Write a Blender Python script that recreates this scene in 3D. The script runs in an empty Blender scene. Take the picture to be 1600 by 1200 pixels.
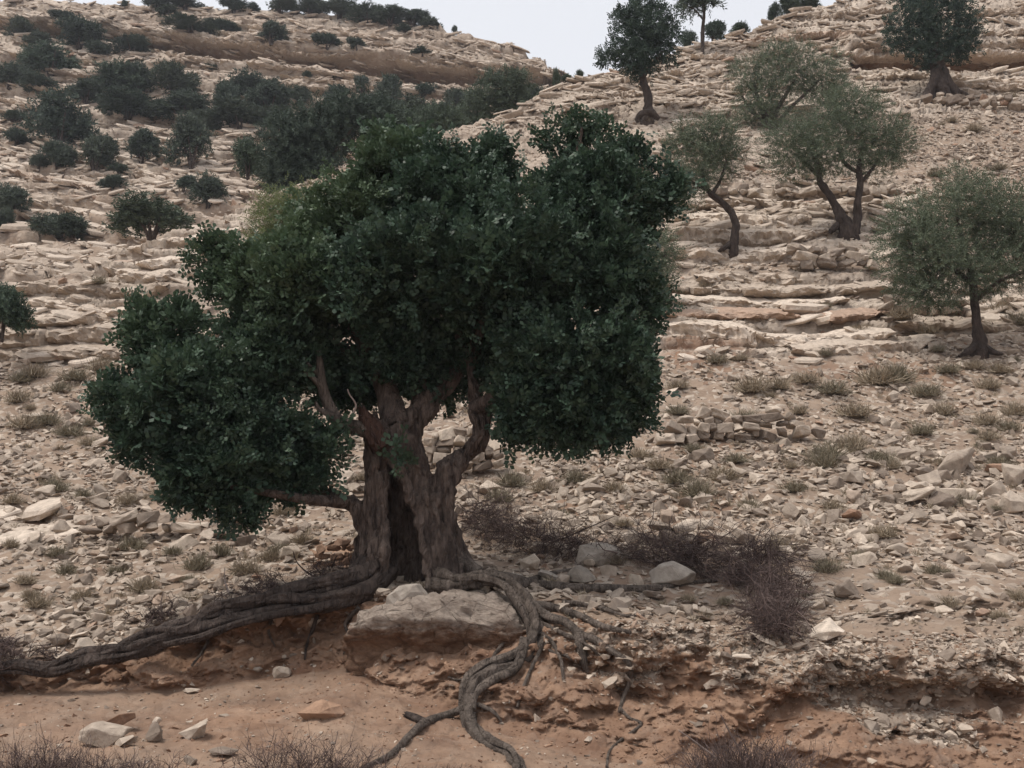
import bpy, bmesh, math, random
import numpy as np
from mathutils import Vector, Matrix

# ------------------------------------------------------------------ camera, sky, light
SC = bpy.context.scene
COL = SC.collection
F = 1600.0                       # focal length in photo pixels (photo 1600 x 1200)
PITCH = math.atan(300.0 / F)     # phone tilted up at the hillside
EYE = np.array([0.0, 0.0, 1.65])
cam_d = bpy.data.cameras.new('camera')
cam_d.sensor_width = 36.0
cam_d.lens = 36.0 * F / 1600.0
cam_d.clip_start = 0.1
cam_d.clip_end = 3000.0
cam = bpy.data.objects.new('camera', cam_d)
cam.location = EYE
cam.rotation_euler = (math.pi / 2 + PITCH, 0, 0)
COL.objects.link(cam)
SC.camera = cam

SUN_EL, SUN_AZ = 66.0, -115.0     # degrees; azimuth from +Y (view direction) towards +X
world = bpy.data.worlds.new('World')
SC.world = world
world.use_nodes = True
wn = world.node_tree
for n in list(wn.nodes):
    wn.nodes.remove(n)
w_out = wn.nodes.new('ShaderNodeOutputWorld')
w_bg = wn.nodes.new('ShaderNodeBackground')
w_sky = wn.nodes.new('ShaderNodeTexSky')
w_sky.sky_type = 'NISHITA'
w_sky.sun_disc = False
w_sky.sun_elevation = math.radians(SUN_EL)
w_sky.sun_rotation = math.radians(SUN_AZ)
w_sky.air_density = 1.0
w_sky.dust_density = 4.0
w_sky.ozone_density = 1.0
w_hs = wn.nodes.new('ShaderNodeHueSaturation')
w_hs.inputs['Saturation'].default_value = 0.22
w_mix = wn.nodes.new('ShaderNodeMixRGB')
w_mix.inputs[0].default_value = 0.55          # an even layer of high cloud over the clear sky
w_mix.inputs[2].default_value = (6.4, 6.5, 6.85, 1)
wn.links.new(w_sky.outputs[0], w_hs.inputs['Color'])
wn.links.new(w_hs.outputs[0], w_mix.inputs[1])
wn.links.new(w_mix.outputs[0], w_bg.inputs[0])
w_bg.inputs[1].default_value = 0.11
wn.links.new(w_bg.outputs[0], w_out.inputs[0])

sun_d = bpy.data.lights.new('sun', 'SUN')
sun_d.energy = 1.5
sun_d.angle = math.radians(16)
sun_d.color = (1.0, 0.94, 0.86)
sun = bpy.data.objects.new('sun', sun_d)
a, e = math.radians(SUN_AZ), math.radians(SUN_EL)
sun_dir = Vector((math.sin(a) * math.cos(e), math.cos(a) * math.cos(e), math.sin(e)))
sun.rotation_euler = sun_dir.to_track_quat('Z', 'Y').to_euler()
sun.location = (-20, -10, 40)
COL.objects.link(sun)

SC.view_settings.view_transform = 'Standard'
SC.view_settings.look = 'None'
SC.view_settings.gamma = 1.0
SC.view_settings.exposure = 0.7
SC.view_settings.use_curve_mapping = False

rng = np.random.default_rng(11)
random.seed(11)

# ------------------------------------------------------------------ numbers
def ray(px, py):
    px = np.asarray(px, float); py = np.asarray(py, float)
    u = (px - 800.0) / F
    v = (600.0 - py) / F
    cp, sp = math.cos(PITCH), math.sin(PITCH)
    return np.stack([u + 0 * v, cp - sp * v + 0 * u, sp + cp * v + 0 * u], -1)

def at(px, py, Y):
    """the point at ground distance Y along the sight line of a photo pixel"""
    d = ray(px, py)
    return EYE + d * (np.asarray(Y, float) / d[..., 1])[..., None]

def project(P):
    Q = np.asarray(P) - EYE
    cp, sp = math.cos(PITCH), math.sin(PITCH)
    f = Q[..., 1] * cp + Q[..., 2] * sp
    u = -Q[..., 1] * sp + Q[..., 2] * cp
    return 800 + F * Q[..., 0] / f, 600 - F * u / f, f

_perm = np.random.default_rng(5).permutation(256)
_perm = np.concatenate([_perm, _perm, _perm])
_grad = np.random.default_rng(6).normal(size=(256, 3))
_grad /= np.linalg.norm(_grad, axis=1)[:, None]

def noise(P):
    P = np.asarray(P, float)
    i = np.floor(P).astype(np.int64)
    f = P - i
    w = f * f * f * (f * (f * 6 - 15) + 10)
    i &= 255
    out = 0
    for dx in (0, 1):
        for dy in (0, 1):
            for dz in (0, 1):
                h = _perm[_perm[_perm[(i[..., 0] + dx) & 255] + ((i[..., 1] + dy) & 255)] + ((i[..., 2] + dz) & 255)]
                g = _grad[h]
                d = g[..., 0] * (f[..., 0] - dx) + g[..., 1] * (f[..., 1] - dy) + g[..., 2] * (f[..., 2] - dz)
                wx = w[..., 0] if dx else 1 - w[..., 0]
                wy = w[..., 1] if dy else 1 - w[..., 1]
                wz = w[..., 2] if dz else 1 - w[..., 2]
                out = out + d * wx * wy * wz
    return out

def fbm(P, oct=3, gain=0.5):
    P = np.asarray(P, float)
    s, a, r = 0.0, 1.0, 0.0
    for k in range(oct):
        r = r + a * noise(P * 2 ** k + 17.3 * k)
        a *= gain
    return r

def sstep(a, b, x):
    t = np.clip((np.asarray(x, float) - a) / (b - a), 0, 1)
    return t * t * (3 - 2 * t)

def hash1(*k):
    h = 0
    for j, v in enumerate(k):
        h = _perm[(h + np.asarray(v).astype(np.int64)) & 255] + 31 * j
    return (_perm[h & 255]) / 255.0

# ------------------------------------------------------------------ mesh helpers
def mesh_np(name, V, faces, mat=None, smooth=False, attrs=None):
    """faces: (n,k) int array, or list of such arrays"""
    if not isinstance(faces, list):
        faces = [faces]
    faces = [np.asarray(f, np.int32) for f in faces if len(f)]
    me = bpy.data.meshes.new(name)
    V = np.asarray(V, np.float32)
    me.vertices.add(len(V))
    me.vertices.foreach_set('co', V.ravel())
    loops = np.concatenate([f.ravel() for f in faces])
    sizes = np.concatenate([np.full(len(f), f.shape[1], np.int32) for f in faces])
    starts = np.concatenate([[0], np.cumsum(sizes)[:-1]]).astype(np.int32)
    me.loops.add(len(loops))
    me.loops.foreach_set('vertex_index', loops)
    me.polygons.add(len(sizes))
    me.polygons.foreach_set('loop_start', starts)
    me.polygons.foreach_set('use_smooth', np.full(len(sizes), smooth, bool))
    if attrs:
        for k, v in attrs.items():
            at_ = me.attributes.new(k, 'FLOAT', 'POINT')
            at_.data.foreach_set('value', np.asarray(v, np.float32).ravel())
    me.update(calc_edges=True)
    if mat:
        me.materials.append(mat)
    return me

def link(name, data, parent=None, loc=None):
    o = bpy.data.objects.new(name, data)
    COL.objects.link(o)
    if loc is not None:
        o.location = loc
    if parent is not None:
        o.parent = parent
    return o

def tag(o, label=None, cat=None, group=None, kind=None):
    if label: o['label'] = label
    if cat: o['category'] = cat
    if group: o['group'] = group
    if kind: o['kind'] = kind
    return o

def thing(name, loc, label, cat, group=None):
    return tag(link(name, None, loc=loc), label, cat, group)

class Soup:
    def __init__(s):
        s.V, s.F, s.n = [], {}, 0
    def add(s, V, Fc):
        V = np.asarray(V, float).reshape(-1, 3)
        for f in (Fc if isinstance(Fc, list) else [Fc]):
            f = np.asarray(f)
            s.F.setdefault(f.shape[1], []).append(f + s.n)
        s.V.append(V); s.n += len(V)
    def mesh(s, name, mat, smooth=False, origin=(0, 0, 0)):
        V = np.concatenate(s.V) - np.asarray(origin)
        return mesh_np(name, V, [np.concatenate(v) for v in s.F.values()], mat, smooth)

def catmull(P, n):
    P = np.asarray(P, float)
    Q = np.concatenate([[2 * P[0] - P[1]], P, [2 * P[-1] - P[-2]]])
    t = np.linspace(0, len(P) - 1 - 1e-9, n)
    i = t.astype(int); f = (t - i)[:, None]
    a, b, c, d = Q[i], Q[i + 1], Q[i + 2], Q[i + 3]
    return 0.5 * (2 * b + (c - a) * f + (2 * a - 5 * b + 4 * c - d) * f ** 2 + (3 * b - a - 3 * c + d) * f ** 3)

def tube(P, R, n=None, seg=10, rough=0.0, seed=0, flute=0.0, jag=0.0):
    """closed tapering tube along a smoothed path; returns V, quads+tris"""
    PR = np.concatenate([np.asarray(P, float), np.asarray(R, float)[:, None]], 1)
    n = n or 6 * len(P)
    C = catmull(PR, n)
    pts, rad = C[:, :3], np.maximum(C[:, 3], 0.0015)
    T = np.gradient(pts, axis=0); T /= np.linalg.norm(T, axis=1)[:, None] + 1e-9
    N = np.zeros_like(T)
    a = np.array([0, 0, 1.0]) if abs(T[0, 2]) < 0.9 else np.array([1.0, 0, 0])
    N[0] = np.cross(T[0], a); N[0] /= np.linalg.norm(N[0])
    for i in range(1, n):
        v = N[i - 1] - T[i] * np.dot(N[i - 1], T[i])
        N[i] = v / (np.linalg.norm(v) + 1e-9)
    B = np.cross(T, N)
    th = np.linspace(0, 2 * np.pi, seg, endpoint=False)
    L = np.concatenate([[0], np.cumsum(np.linalg.norm(np.diff(pts, axis=0), axis=1))])
    r = np.repeat(rad[:, None], seg, 1)
    if flute or rough:
        tw = th[None, :] + L[:, None] * 0.9
        q = np.stack([np.cos(tw) * 2.2, np.sin(tw) * 2.2, np.repeat(L[:, None] * 1.3, seg, 1)], -1) + seed * 7.7
        r = r * (1 + flute * noise(q) * 1.6)
        q2 = np.stack([np.cos(th)[None, :] * 1.5 + 0 * L[:, None], np.sin(th)[None, :] * 1.5 + 0 * L[:, None],
                       np.repeat(L[:, None] * 5, seg, 1)], -1) + seed * 3.1
        r = r * (1 + rough * noise(q2) * 1.6)
        q3 = np.stack([np.cos(tw) * 3.4, np.sin(tw) * 3.4, np.repeat(L[:, None] * 0.9, seg, 1)], -1) + seed * 1.7
        r = r * (1 + 0.55 * flute * (np.abs(noise(q3)) * 2 - 0.5))
    V = pts[:, None, :] + r[..., None] * (np.cos(th)[None, :, None] * N[:, None, :] + np.sin(th)[None, :, None] * B[:, None, :])
    if jag:
        V[-1] += T[-1] * (rng.random((seg, 1)) - 0.3) * jag
    V = V.reshape(-1, 3)
    i = np.arange(n - 1)[:, None] * seg; j = np.arange(seg)[None, :]; k = (j + 1) % seg
    Q = np.stack([i + j, i + k, i + seg + k, i + seg + j], -1).reshape(-1, 4)
    V = np.concatenate([V, [pts[0]], [pts[-1]]])
    c0, c1 = n * seg, n * seg + 1
    j = np.arange(seg); k = (j + 1) % seg
    t0 = np.stack([np.full(seg, c0), k, j], -1)
    t1 = np.stack([np.full(seg, c1), (n - 1) * seg + j, (n - 1) * seg + k], -1)
    return V, [Q, np.concatenate([t0, t1])]

def twigs(P, R, sides=3):
    """many thin sticks at once: P (N,K,3) polylines, R (N,K) radii"""
    N, K, _ = P.shape
    T = np.gradient(P, axis=1); T /= np.linalg.norm(T, axis=2, keepdims=True) + 1e-9
    a = np.where(np.abs(T[:, :1, 2:3]) < 0.8, np.array([0, 0, 1.0]), np.array([1.0, 0, 0]))
    U = np.cross(T, np.broadcast_to(a, T.shape)); U /= np.linalg.norm(U, axis=2, keepdims=True) + 1e-9
    W = np.cross(T, U)
    th = np.linspace(0, 2 * np.pi, sides, endpoint=False)
    V = P[:, :, None, :] + R[:, :, None, None] * (np.cos(th)[None, None, :, None] * U[:, :, None, :] + np.sin(th)[None, None, :, None] * W[:, :, None, :])
    b = (np.arange(N) * K * sides)[:, None, None] + (np.arange(K - 1) * sides)[None, :, None]
    j = np.arange(sides)[None, None, :]; k = (j + 1) % sides
    Q = np.stack([b + j, b + k, b + sides + k, b + sides + j], -1).reshape(-1, 4)
    return V.reshape(-1, 3), Q

def rand_dirs(n):
    d = rng.normal(size=(n, 3))
    return d / np.linalg.norm(d, axis=1)[:, None]

def frames(D):
    """rotation matrices whose z column is D, with a random roll"""
    D = D / (np.linalg.norm(D, axis=1)[:, None] + 1e-9)
    A = rand_dirs(len(D))
    X = np.cross(A, D); X /= np.linalg.norm(X, axis=1)[:, None] + 1e-9
    Y = np.cross(D, X)
    return np.stack([X, Y, D], -1)

# ------------------------------------------------------------------ materials
def new_mat(name):
    m = bpy.data.materials.new(name)
    m.use_nodes = True
    nt = m.node_tree
    bsdf = nt.nodes['Principled BSDF']
    bsdf.inputs['Roughness'].default_value = 0.9
    bsdf.inputs['Specular IOR Level'].default_value = 0.2
    return m, nt, bsdf

class NB:
    """small node-graph helper"""
    def __init__(s, nt):
        s.nt = nt
    def n(s, kind, **kw):
        nd = s.nt.nodes.new(kind)
        for k, v in kw.items():
            setattr(nd, k, v)
        return nd
    def put(s, sock, v):
        if isinstance(v, bpy.types.NodeSocket):
            s.nt.links.new(v, sock)
        elif isinstance(v, tuple) and len(v) == 3 and sock.type == 'RGBA':
            sock.default_value = (*v, 1)
        else:
            sock.default_value = v
    def pos(s, scale=(1, 1, 1)):
        g = s.n('ShaderNodeNewGeometry')
        mp = s.n('ShaderNodeMapping')
        mp.inputs['Scale'].default_value = scale
        s.nt.links.new(g.outputs['Position'], mp.inputs['Vector'])
        return mp.outputs[0]
    def noise(s, vec, scale, detail=3, rough=0.55):
        t = s.n('ShaderNodeTexNoise')
        t.inputs['Scale'].default_value = scale
        t.inputs['Detail'].default_value = detail
        t.inputs['Roughness'].default_value = rough
        s.nt.links.new(vec, t.inputs['Vector'])
        return t.outputs['Fac']
    def voro(s, vec, scale, out='Color', feature='F1'):
        t = s.n('ShaderNodeTexVoronoi', feature=feature)
        t.inputs['Scale'].default_value = scale
        s.nt.links.new(vec, t.inputs['Vector'])
        return t.outputs[out]
    def rng(s, v, a, b, c=0.0, d=1.0):
        m = s.n('ShaderNodeMapRange')
        s.put(m.inputs[0], v)
        for i, k in enumerate((a, b, c, d)):
            m.inputs[i + 1].default_value = k
        return m.outputs[0]
    def math(s, op, a, b=0.0):
        m = s.n('ShaderNodeMath', operation=op)
        s.put(m.inputs[0], a); s.put(m.inputs[1], b)
        return m.outputs[0]
    def mix(s, f, a, b, mode='MIX'):
        m = s.n('ShaderNodeMixRGB', blend_type=mode)
        s.put(m.inputs[0], f); s.put(m.inputs[1], a); s.put(m.inputs[2], b)
        return m.outputs[0]
    def attr(s, name):
        return s.n('ShaderNodeAttribute', attribute_name=name).outputs['Fac']
    def bump(s, h, strength, dist, prev=None):
        b = s.n('ShaderNodeBump')
        b.inputs['Strength'].default_value = strength
        b.inputs['Distance'].default_value = dist
        s.nt.links.new(h, b.inputs['Height'])
        if prev is not None:
            s.nt.links.new(prev, b.inputs['Normal'])
        return b.outputs[0]
    def rand(s):
        g = s.n('ShaderNodeNewGeometry').outputs['Random Per Island']
        o = s.n('ShaderNodeObjectInfo').outputs['Random']
        return s.math('FRACT', s.math('ADD', g, o))

def ground_material(name, far=False):
    m, nt, bsdf = new_mat(name)
    b = NB(nt)
    p = b.pos()
    k = 0.35 if far else 1.0
    big = b.noise(p, 0.35 * k, 4)
    mid = b.noise(p, 2.2 * k, 4, 0.6)
    fine = b.noise(p, 14 * k, 3, 0.6)
    earth = b.mix(b.rng(mid, 0.3, 0.7), (0.2, 0.142, 0.104), (0.33, 0.245, 0.18))
    rock_v = b.noise(b.pos((0.5, 0.5, 4.0)), 2.0 * k, 5, 0.65)
    rock = b.mix(b.rng(rock_v, 0.33, 0.66), (0.34, 0.27, 0.21), (0.62, 0.525, 0.435))
    grime = b.rng(b.noise(b.pos((1, 1, 2.2)), 1.1 * k, 5, 0.7), 0.5, 0.68)
    rock = b.mix(b.math('MULTIPLY', grime, 0.42), rock, (0.19, 0.155, 0.13))
    col = b.mix(b.attr('rock'), earth, rock)
    soil_v = b.noise(b.pos((1, 1, 2.5)), 1.7, 5, 0.65)
    soil = b.mix(b.rng(soil_v, 0.32, 0.68), (0.135, 0.072, 0.045), (0.31, 0.195, 0.128))
    col = b.mix(b.attr('soil'), col, soil)
    och = b.mix(b.rng(mid, 0.3, 0.7), (0.25, 0.12, 0.065), (0.38, 0.22, 0.13))
    col = b.mix(b.attr('ochre'), col, och)
    pale = b.mix(b.rng(fine, 0.3, 0.7), (0.42, 0.345, 0.275), (0.6, 0.51, 0.42))
    col = b.mix(b.math('MULTIPLY', b.attr('pale'), b.rng(rock_v, 0.4, 0.6)), col, pale)
    # gravel: cells of stone chips
    v1 = b.voro(p, 8.0 * k)
    sep = b.n('ShaderNodeSeparateColor'); nt.links.new(v1, sep.inputs[0])
    chip = b.rng(sep.outputs[0], 0.55, 0.75)
    chipc = b.mix(sep.outputs[1], (0.24, 0.185, 0.145), (0.48, 0.4, 0.325))
    col = b.mix(b.math('MULTIPLY', chip, b.attr('gravel')), col, chipc)
    col = b.mix(0.35, col, b.mix(fine, (0.55, 0.55, 0.55), (1.35, 1.35, 1.35)), 'MULTIPLY')
    col = b.mix(b.rng(big, 0.35, 0.65, 0.0, 0.22), col, (0.2, 0.15, 0.12))
    nt.links.new(col, bsdf.inputs['Base Color'])
    bsdf.inputs['Roughness'].default_value = 0.95
    d1 = b.voro(p, 8.0 * k, 'Distance')
    n1 = b.bump(b.math('MULTIPLY', b.rng(d1, 0, 0.7, 1, 0), chip), 0.7, 0.05 / k)
    n2 = b.bump(mid, 0.6, 0.12 / k, n1)
    n3 = b.bump(b.noise(p, 28 * k, 4, 0.7), 0.6, 0.02 / k, n2)
    nt.links.new(n3, bsdf.inputs['Normal'])
    return m

def stone_material(name, lo=(0.19, 0.148, 0.118), hi=(0.54, 0.45, 0.365), red=0.05, lichen=0.35):
    m, nt, bsdf = new_mat(name)
    b = NB(nt)
    p = b.pos()
    r = b.rand()
    c = b.mix(r, lo, hi)
    c = b.mix(b.rng(b.math('FRACT', b.math('MULTIPLY', r, 7.3)), 1 - red, 1.0), c, (0.34, 0.22, 0.155))
    n = b.noise(p, 9, 5, 0.65)
    c = b.mix(0.6, c, b.mix(b.rng(n, 0.3, 0.7), (0.5, 0.48, 0.46), (1.3, 1.3, 1.3)), 'MULTIPLY')
    g = b.rng(b.noise(p, 3.5, 5, 0.7), 0.52, 0.7)
    c = b.mix(b.math('MULTIPLY', g, lichen), c, (0.16, 0.14, 0.125))
    nt.links.new(c, bsdf.inputs['Base Color'])
    nn = b.bump(n, 0.6, 0.03)
    nn = b.bump(b.noise(p, 45, 3, 0.7), 0.5, 0.008, nn)
    nt.links.new(nn, bsdf.inputs['Normal'])
    return m

def leaf_material(name, dark, light, young=None, trans=0.2, rough=0.5):
    m, nt, bsdf = new_mat(name)
    b = NB(nt)
    r = b.rand()
    n = b.noise(b.pos(), 1.3, 3)
    f = b.math('ADD', b.math('MULTIPLY', r, 0.65), b.rng(n, 0.3, 0.7, 0, 0.35))
    c = b.mix(f, dark, light)
    if name.startswith('maquis'):
        ob = b.n('ShaderNodeObjectInfo').outputs['Random']
        c = b.mix(b.math('MULTIPLY', b.math('POWER', ob, 1.5), 0.45), c, (0.09, 0.1, 0.064))
    if young:
        c = b.mix(b.attr('young'), c, young)
    nt.links.new(c, bsdf.inputs['Base Color'])
    bsdf.inputs['Roughness'].default_value = rough
    bsdf.inputs['Specular IOR Level'].default_value = 0.25
    tr = b.n('ShaderNodeBsdfTranslucent')
    nt.links.new(c, tr.inputs['Color'])
    mx = b.n('ShaderNodeMixShader'); mx.inputs[0].default_value = trans
    nt.links.new(bsdf.outputs[0], mx.inputs[1]); nt.links.new(tr.outputs[0], mx.inputs[2])
    nt.links.new(mx.outputs[0], nt.nodes['Material Output'].inputs['Surface'])
    return m

def bark_material(name, dark, light, sc=1.0, ridge=True):
    m, nt, bsdf = new_mat(name)
    b = NB(nt)
    p = b.pos()
    n = b.noise(b.pos((1, 1, 0.28)), 11 * sc, 8, 0.75)
    n2 = b.noise(p, 2.3 * sc, 4, 0.6)
    c = b.mix(b.rng(n, 0.36, 0.66), dark, light)
    c = b.mix(b.rng(n2, 0.45, 0.7, 0, 0.5), c, tuple(0.6 * k for k in dark))
    nt.links.new(c, bsdf.inputs['Base Color'])
    nn = b.bump(n, 1.0, 0.06 / sc)
    nn = b.bump(b.noise(b.pos((1, 1, 0.4)), 48 * sc, 5, 0.75), 0.9, 0.02 / sc, nn)
    crk = b.rng(b.voro(b.pos((1, 1, 0.22)), 14 * sc, 'Distance', 'DISTANCE_TO_EDGE'), 0.0, 0.12)
    nn = b.bump(crk, 0.7, 0.03 / sc, nn)
    nt.links.new(nn, bsdf.inputs['Normal'])
    return m

def plain_material(name, lo, hi, rough=0.9):
    m, nt, bsdf = new_mat(name)
    b = NB(nt)
    c = b.mix(b.rand(), lo, hi)
    nt.links.new(c, bsdf.inputs['Base Color'])
    bsdf.inputs['Roughness'].default_value = rough
    return m

M = {}
M['ground'] = ground_material('stony_hillside')
M['ground_far'] = ground_material('far_hillside', True)
M['stone'] = stone_material('limestone')
M['stone_red'] = stone_material('reddish_limestone', (0.26, 0.16, 0.11), (0.42, 0.27, 0.18), 0.4, 0.2)
M['clod'] = stone_material('earth_clod', (0.13, 0.068, 0.042), (0.34, 0.215, 0.145), 0.0, 0.2)
M['stone_grey'] = stone_material('grey_limestone', (0.25, 0.215, 0.18), (0.4, 0.35, 0.3), 0.0, 0.4)
M['stone_ledge'] = stone_material('ledge_limestone', (0.36, 0.29, 0.23), (0.62, 0.525, 0.435), 0.03, 0.4)
M['carob'] = leaf_material('carob_leaf', (0.012, 0.024, 0.019), (0.076, 0.126, 0.08), (0.13, 0.18, 0.085), 0.18, 0.46)
M['carob_far'] = leaf_material('evergreen_leaf', (0.022, 0.038, 0.03), (0.058, 0.088, 0.06), None, 0.15, 0.6)
M['olive'] = leaf_material('olive_leaf', (0.06, 0.082, 0.05), (0.145, 0.17, 0.108), None, 0.2, 0.65)
M['maquis'] = leaf_material('maquis_leaf', (0.026, 0.042, 0.032), (0.07, 0.096, 0.068), None, 0.12, 0.7)
M['maquis_green'] = leaf_material('maquis_green_leaf', (0.035, 0.058, 0.04), (0.085, 0.12, 0.078), None, 0.12, 0.7)
M['bark'] = bark_material('carob_bark', (0.052, 0.038, 0.033), (0.25, 0.19, 0.158))
M['bark_red'] = bark_material('torn_wood', (0.055, 0.03, 0.023), (0.15, 0.085, 0.064))
M['root'] = bark_material('weathered_root', (0.06, 0.046, 0.038), (0.26, 0.21, 0.175))
M['root_dark'] = bark_material('dark_root', (0.035, 0.026, 0.023), (0.15, 0.115, 0.098))
M['olive_bark'] = bark_material('olive_bark', (0.04, 0.03, 0.025), (0.12, 0.09, 0.075), 1.4)
M['brush'] = plain_material('dead_thorn', (0.04, 0.028, 0.026), (0.155, 0.112, 0.1))
M['brush_pale'] = plain_material('bleached_twig', (0.16, 0.12, 0.105), (0.3, 0.24, 0.21))
M['grass'] = plain_material('dry_grass', (0.17, 0.135, 0.095), (0.38, 0.31, 0.225))
M['grass_green'] = plain_material('grey_green_tuft', (0.13, 0.115, 0.08), (0.29, 0.245, 0.175))

# ------------------------------------------------------------------ the near hillside
ctrl_x = [-900, -300, 0, 150, 300, 450, 550, 600, 700, 800, 900, 1000, 1150, 1300, 1450, 1600, 1900, 2500]
ye_t = [1090, 1060, 1042, 1022, 992, 955, 936, 938, 940, 948, 962, 972, 985, 998, 992, 1000, 1010, 1020]
de_t = [11.4, 11.6, 11.9, 12.0, 12.2, 12.5, 12.6, 12.5, 12.3, 12.1, 11.7, 11.4, 11.2, 11.0, 11.0, 11.0, 10.8, 10.6]
yf_t = [1110, 1095, 1086, 1082, 1075, 1056, 1040, 1080, 1118, 1150, 1178, 1196, 1206, 1212, 1214, 1216, 1220, 1222]
df_t = [11.2, 11.4, 11.7, 11.8, 11.95, 12.15, 12.2, 11.5, 11.0, 10.6, 10.2, 10.0, 9.9, 9.85, 9.8, 9.75, 9.7, 9.6]
rx_t = [-900, -300, 0, 130, 160, 210, 330, 400, 600, 800, 860, 900, 950, 1000, 1080, 1130, 1165, 1200, 1330, 1600, 2000, 2600]
ry_t = [500, 470, 448, 430, 402, 374, 350, 312, 240, 168, 140, 118, 112, 96, 72, 60, 48, 30, -5, -110, -200, -260]

def depth_slope(x, y):
    yr = np.array([-400, -200, 0, 100, 185, 250, 355, 450, 545, 600, 700, 800, 900, 1000, 1100])
    dr = np.array([105, 80, 60, 51, 44, 39, 32.5, 29, 25.5, 23.5, 20, 17, 14, 11.0, 9])
    yl = np.array([-400, 100, 165, 240, 310, 410, 440, 570, 700, 800, 900, 1040, 1100])
    dl = np.array([110, 54, 47, 40, 33, 27.5, 26.5, 24, 20, 17, 14.5, 11.7, 11])
    k = sstep(250, 700, x)
    return (1 - k) * np.interp(y, yl, dl) + k * np.interp(y, yr, dr)

cols = np.concatenate([np.arange(-900, -60, 28), np.arange(-60, 1660, 3.0), np.arange(1660, 2500, 28)])
ye, de = np.interp(cols, ctrl_x, ye_t), np.interp(cols, ctrl_x, de_t)
yf, df = np.interp(cols, ctrl_x, yf_t), np.interp(cols, ctrl_x, df_t)
xw = np.stack([cols * 0.012, 0 * cols, 0 * cols], -1)
ye = ye + 9 * fbm(xw, 3) + 5 * fbm(xw * 5 + 3, 2)
de = de + 0.25 * fbm(xw * 1.3 + 9, 3)
yf = yf + 8 * fbm(xw + 30, 3)
ryc = np.interp(cols, rx_t, ry_t) + 6 * fbm(xw * 1.5 + 50, 3) + 3 * fbm(xw * 8 + 70, 2)

gpx, gpy, gd, gseg, gt = [], [], [], [], []
n0a, n0b, n1, n2, n3 = 16, 62, 96, 500, 10
for i in range(n0a):                       # towards the camera, out of frame
    t = i / n0a
    y = 2600 + (1240 - 2600) * t ** 0.5
    gpy.append(np.full_like(cols, y)); gd.append(1.66 / np.tan(np.arctan((y - 600) / F) - PITCH) + 0 * cols)
    gseg.append(0); gt.append(t)
d1240 = 1.60 / math.tan(math.atan(640 / F) - PITCH)
for i in range(n0b):
    t = i / n0b
    y = 1240 + (yf - 1240) * t
    k = t
    gpy.append(y); gd.append(d1240 + (df - d1240) * k); gseg.append(1); gt.append(t)
for i in range(n1):
    t = i / n1
    gpy.append(yf + (ye - yf) * t); gd.append(df + (de - df) * t); gseg.append(2); gt.append(t)
ds_edge = depth_slope(cols, ye)
for i in range(n2 + 1):
    t = i / n2
    y = ye + (ryc - ye) * t
    k = sstep(0, 0.16, t)
    d = (depth_slope(cols, y) - ds_edge * (1 - k) + de * (1 - k))
    gpy.append(y); gd.append(d); gseg.append(3); gt.append(t)
gpy, gd = np.array(gpy), np.array(gd)
gd = np.maximum.accumulate(gd, axis=0)
gseg, gt = np.array(gseg), np.array(gt)
GPX = np.broadcast_to(cols, gpy.shape)
P = at(GPX, gpy, gd)
nrow, ncol = gpy.shape
back = [P[-1] + np.array([0, 3.0, -1.0]) * (i + 1) + np.array([0, 0, 1.2]) * (1 - ((i + 1) / n3)) for i in range(n3)]
P = np.concatenate([P, np.array(back)])
segs = np.concatenate([gseg, np.full(n3, 4)])
ts = np.concatenate([gt, np.linspace(0, 1, n3)])
PX = np.concatenate([GPX, np.broadcast_to(cols, (n3, ncol))])
PY = np.concatenate([gpy, np.repeat(gpy[-1:], n3, 0)])
S = segs[:, None]; T = ts[:, None]

def soft(x0, x1, y0, y1, f=40, wob=30):
    """a patch of hillside, with a ragged border"""
    q = np.stack([PX * 0.012, PY * 0.012, 0 * PX], -1)
    w1, w2 = WOB1 * wob, WOB2 * wob
    x, y = PX + w1, PY + w2
    return sstep(x0 - f, x0 + f, x) * (1 - sstep(x1 - f, x1 + f, x)) * sstep(y0 - f * .5, y0 + f * .5, y) * (1 - sstep(y1 - f * .5, y1 + f * .5, y))
q = np.stack([PX * 0.014, PY * 0.014, 0 * PX], -1)
WOB1, WOB2 = fbm(q, 3), fbm(q + 40, 3)

slope = ((S == 3) | (S == 4)) * np.where(S == 3, sstep(0, 0.06, T), 1.0)
outc = np.maximum.reduce([soft(-900, 335, 442, 562, 25), soft(120, 420, 330, 452, 25), soft(985, 1440, 428, 556, 30),
                          0.9 * soft(1010, 1420, 285, 400, 30), 0.9 * soft(1060, 2500, -400, 175, 40),
                          0.75 * soft(880, 1360, 60, 265, 30), 0.6 * soft(600, 1100, 140, 420), 0.8 * soft(-200, 100, 800, 850, 20),
                          0.7 * soft(1390, 2500, 430, 520, 30)])
outc = np.clip(outc, 0, 1) * slope

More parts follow.
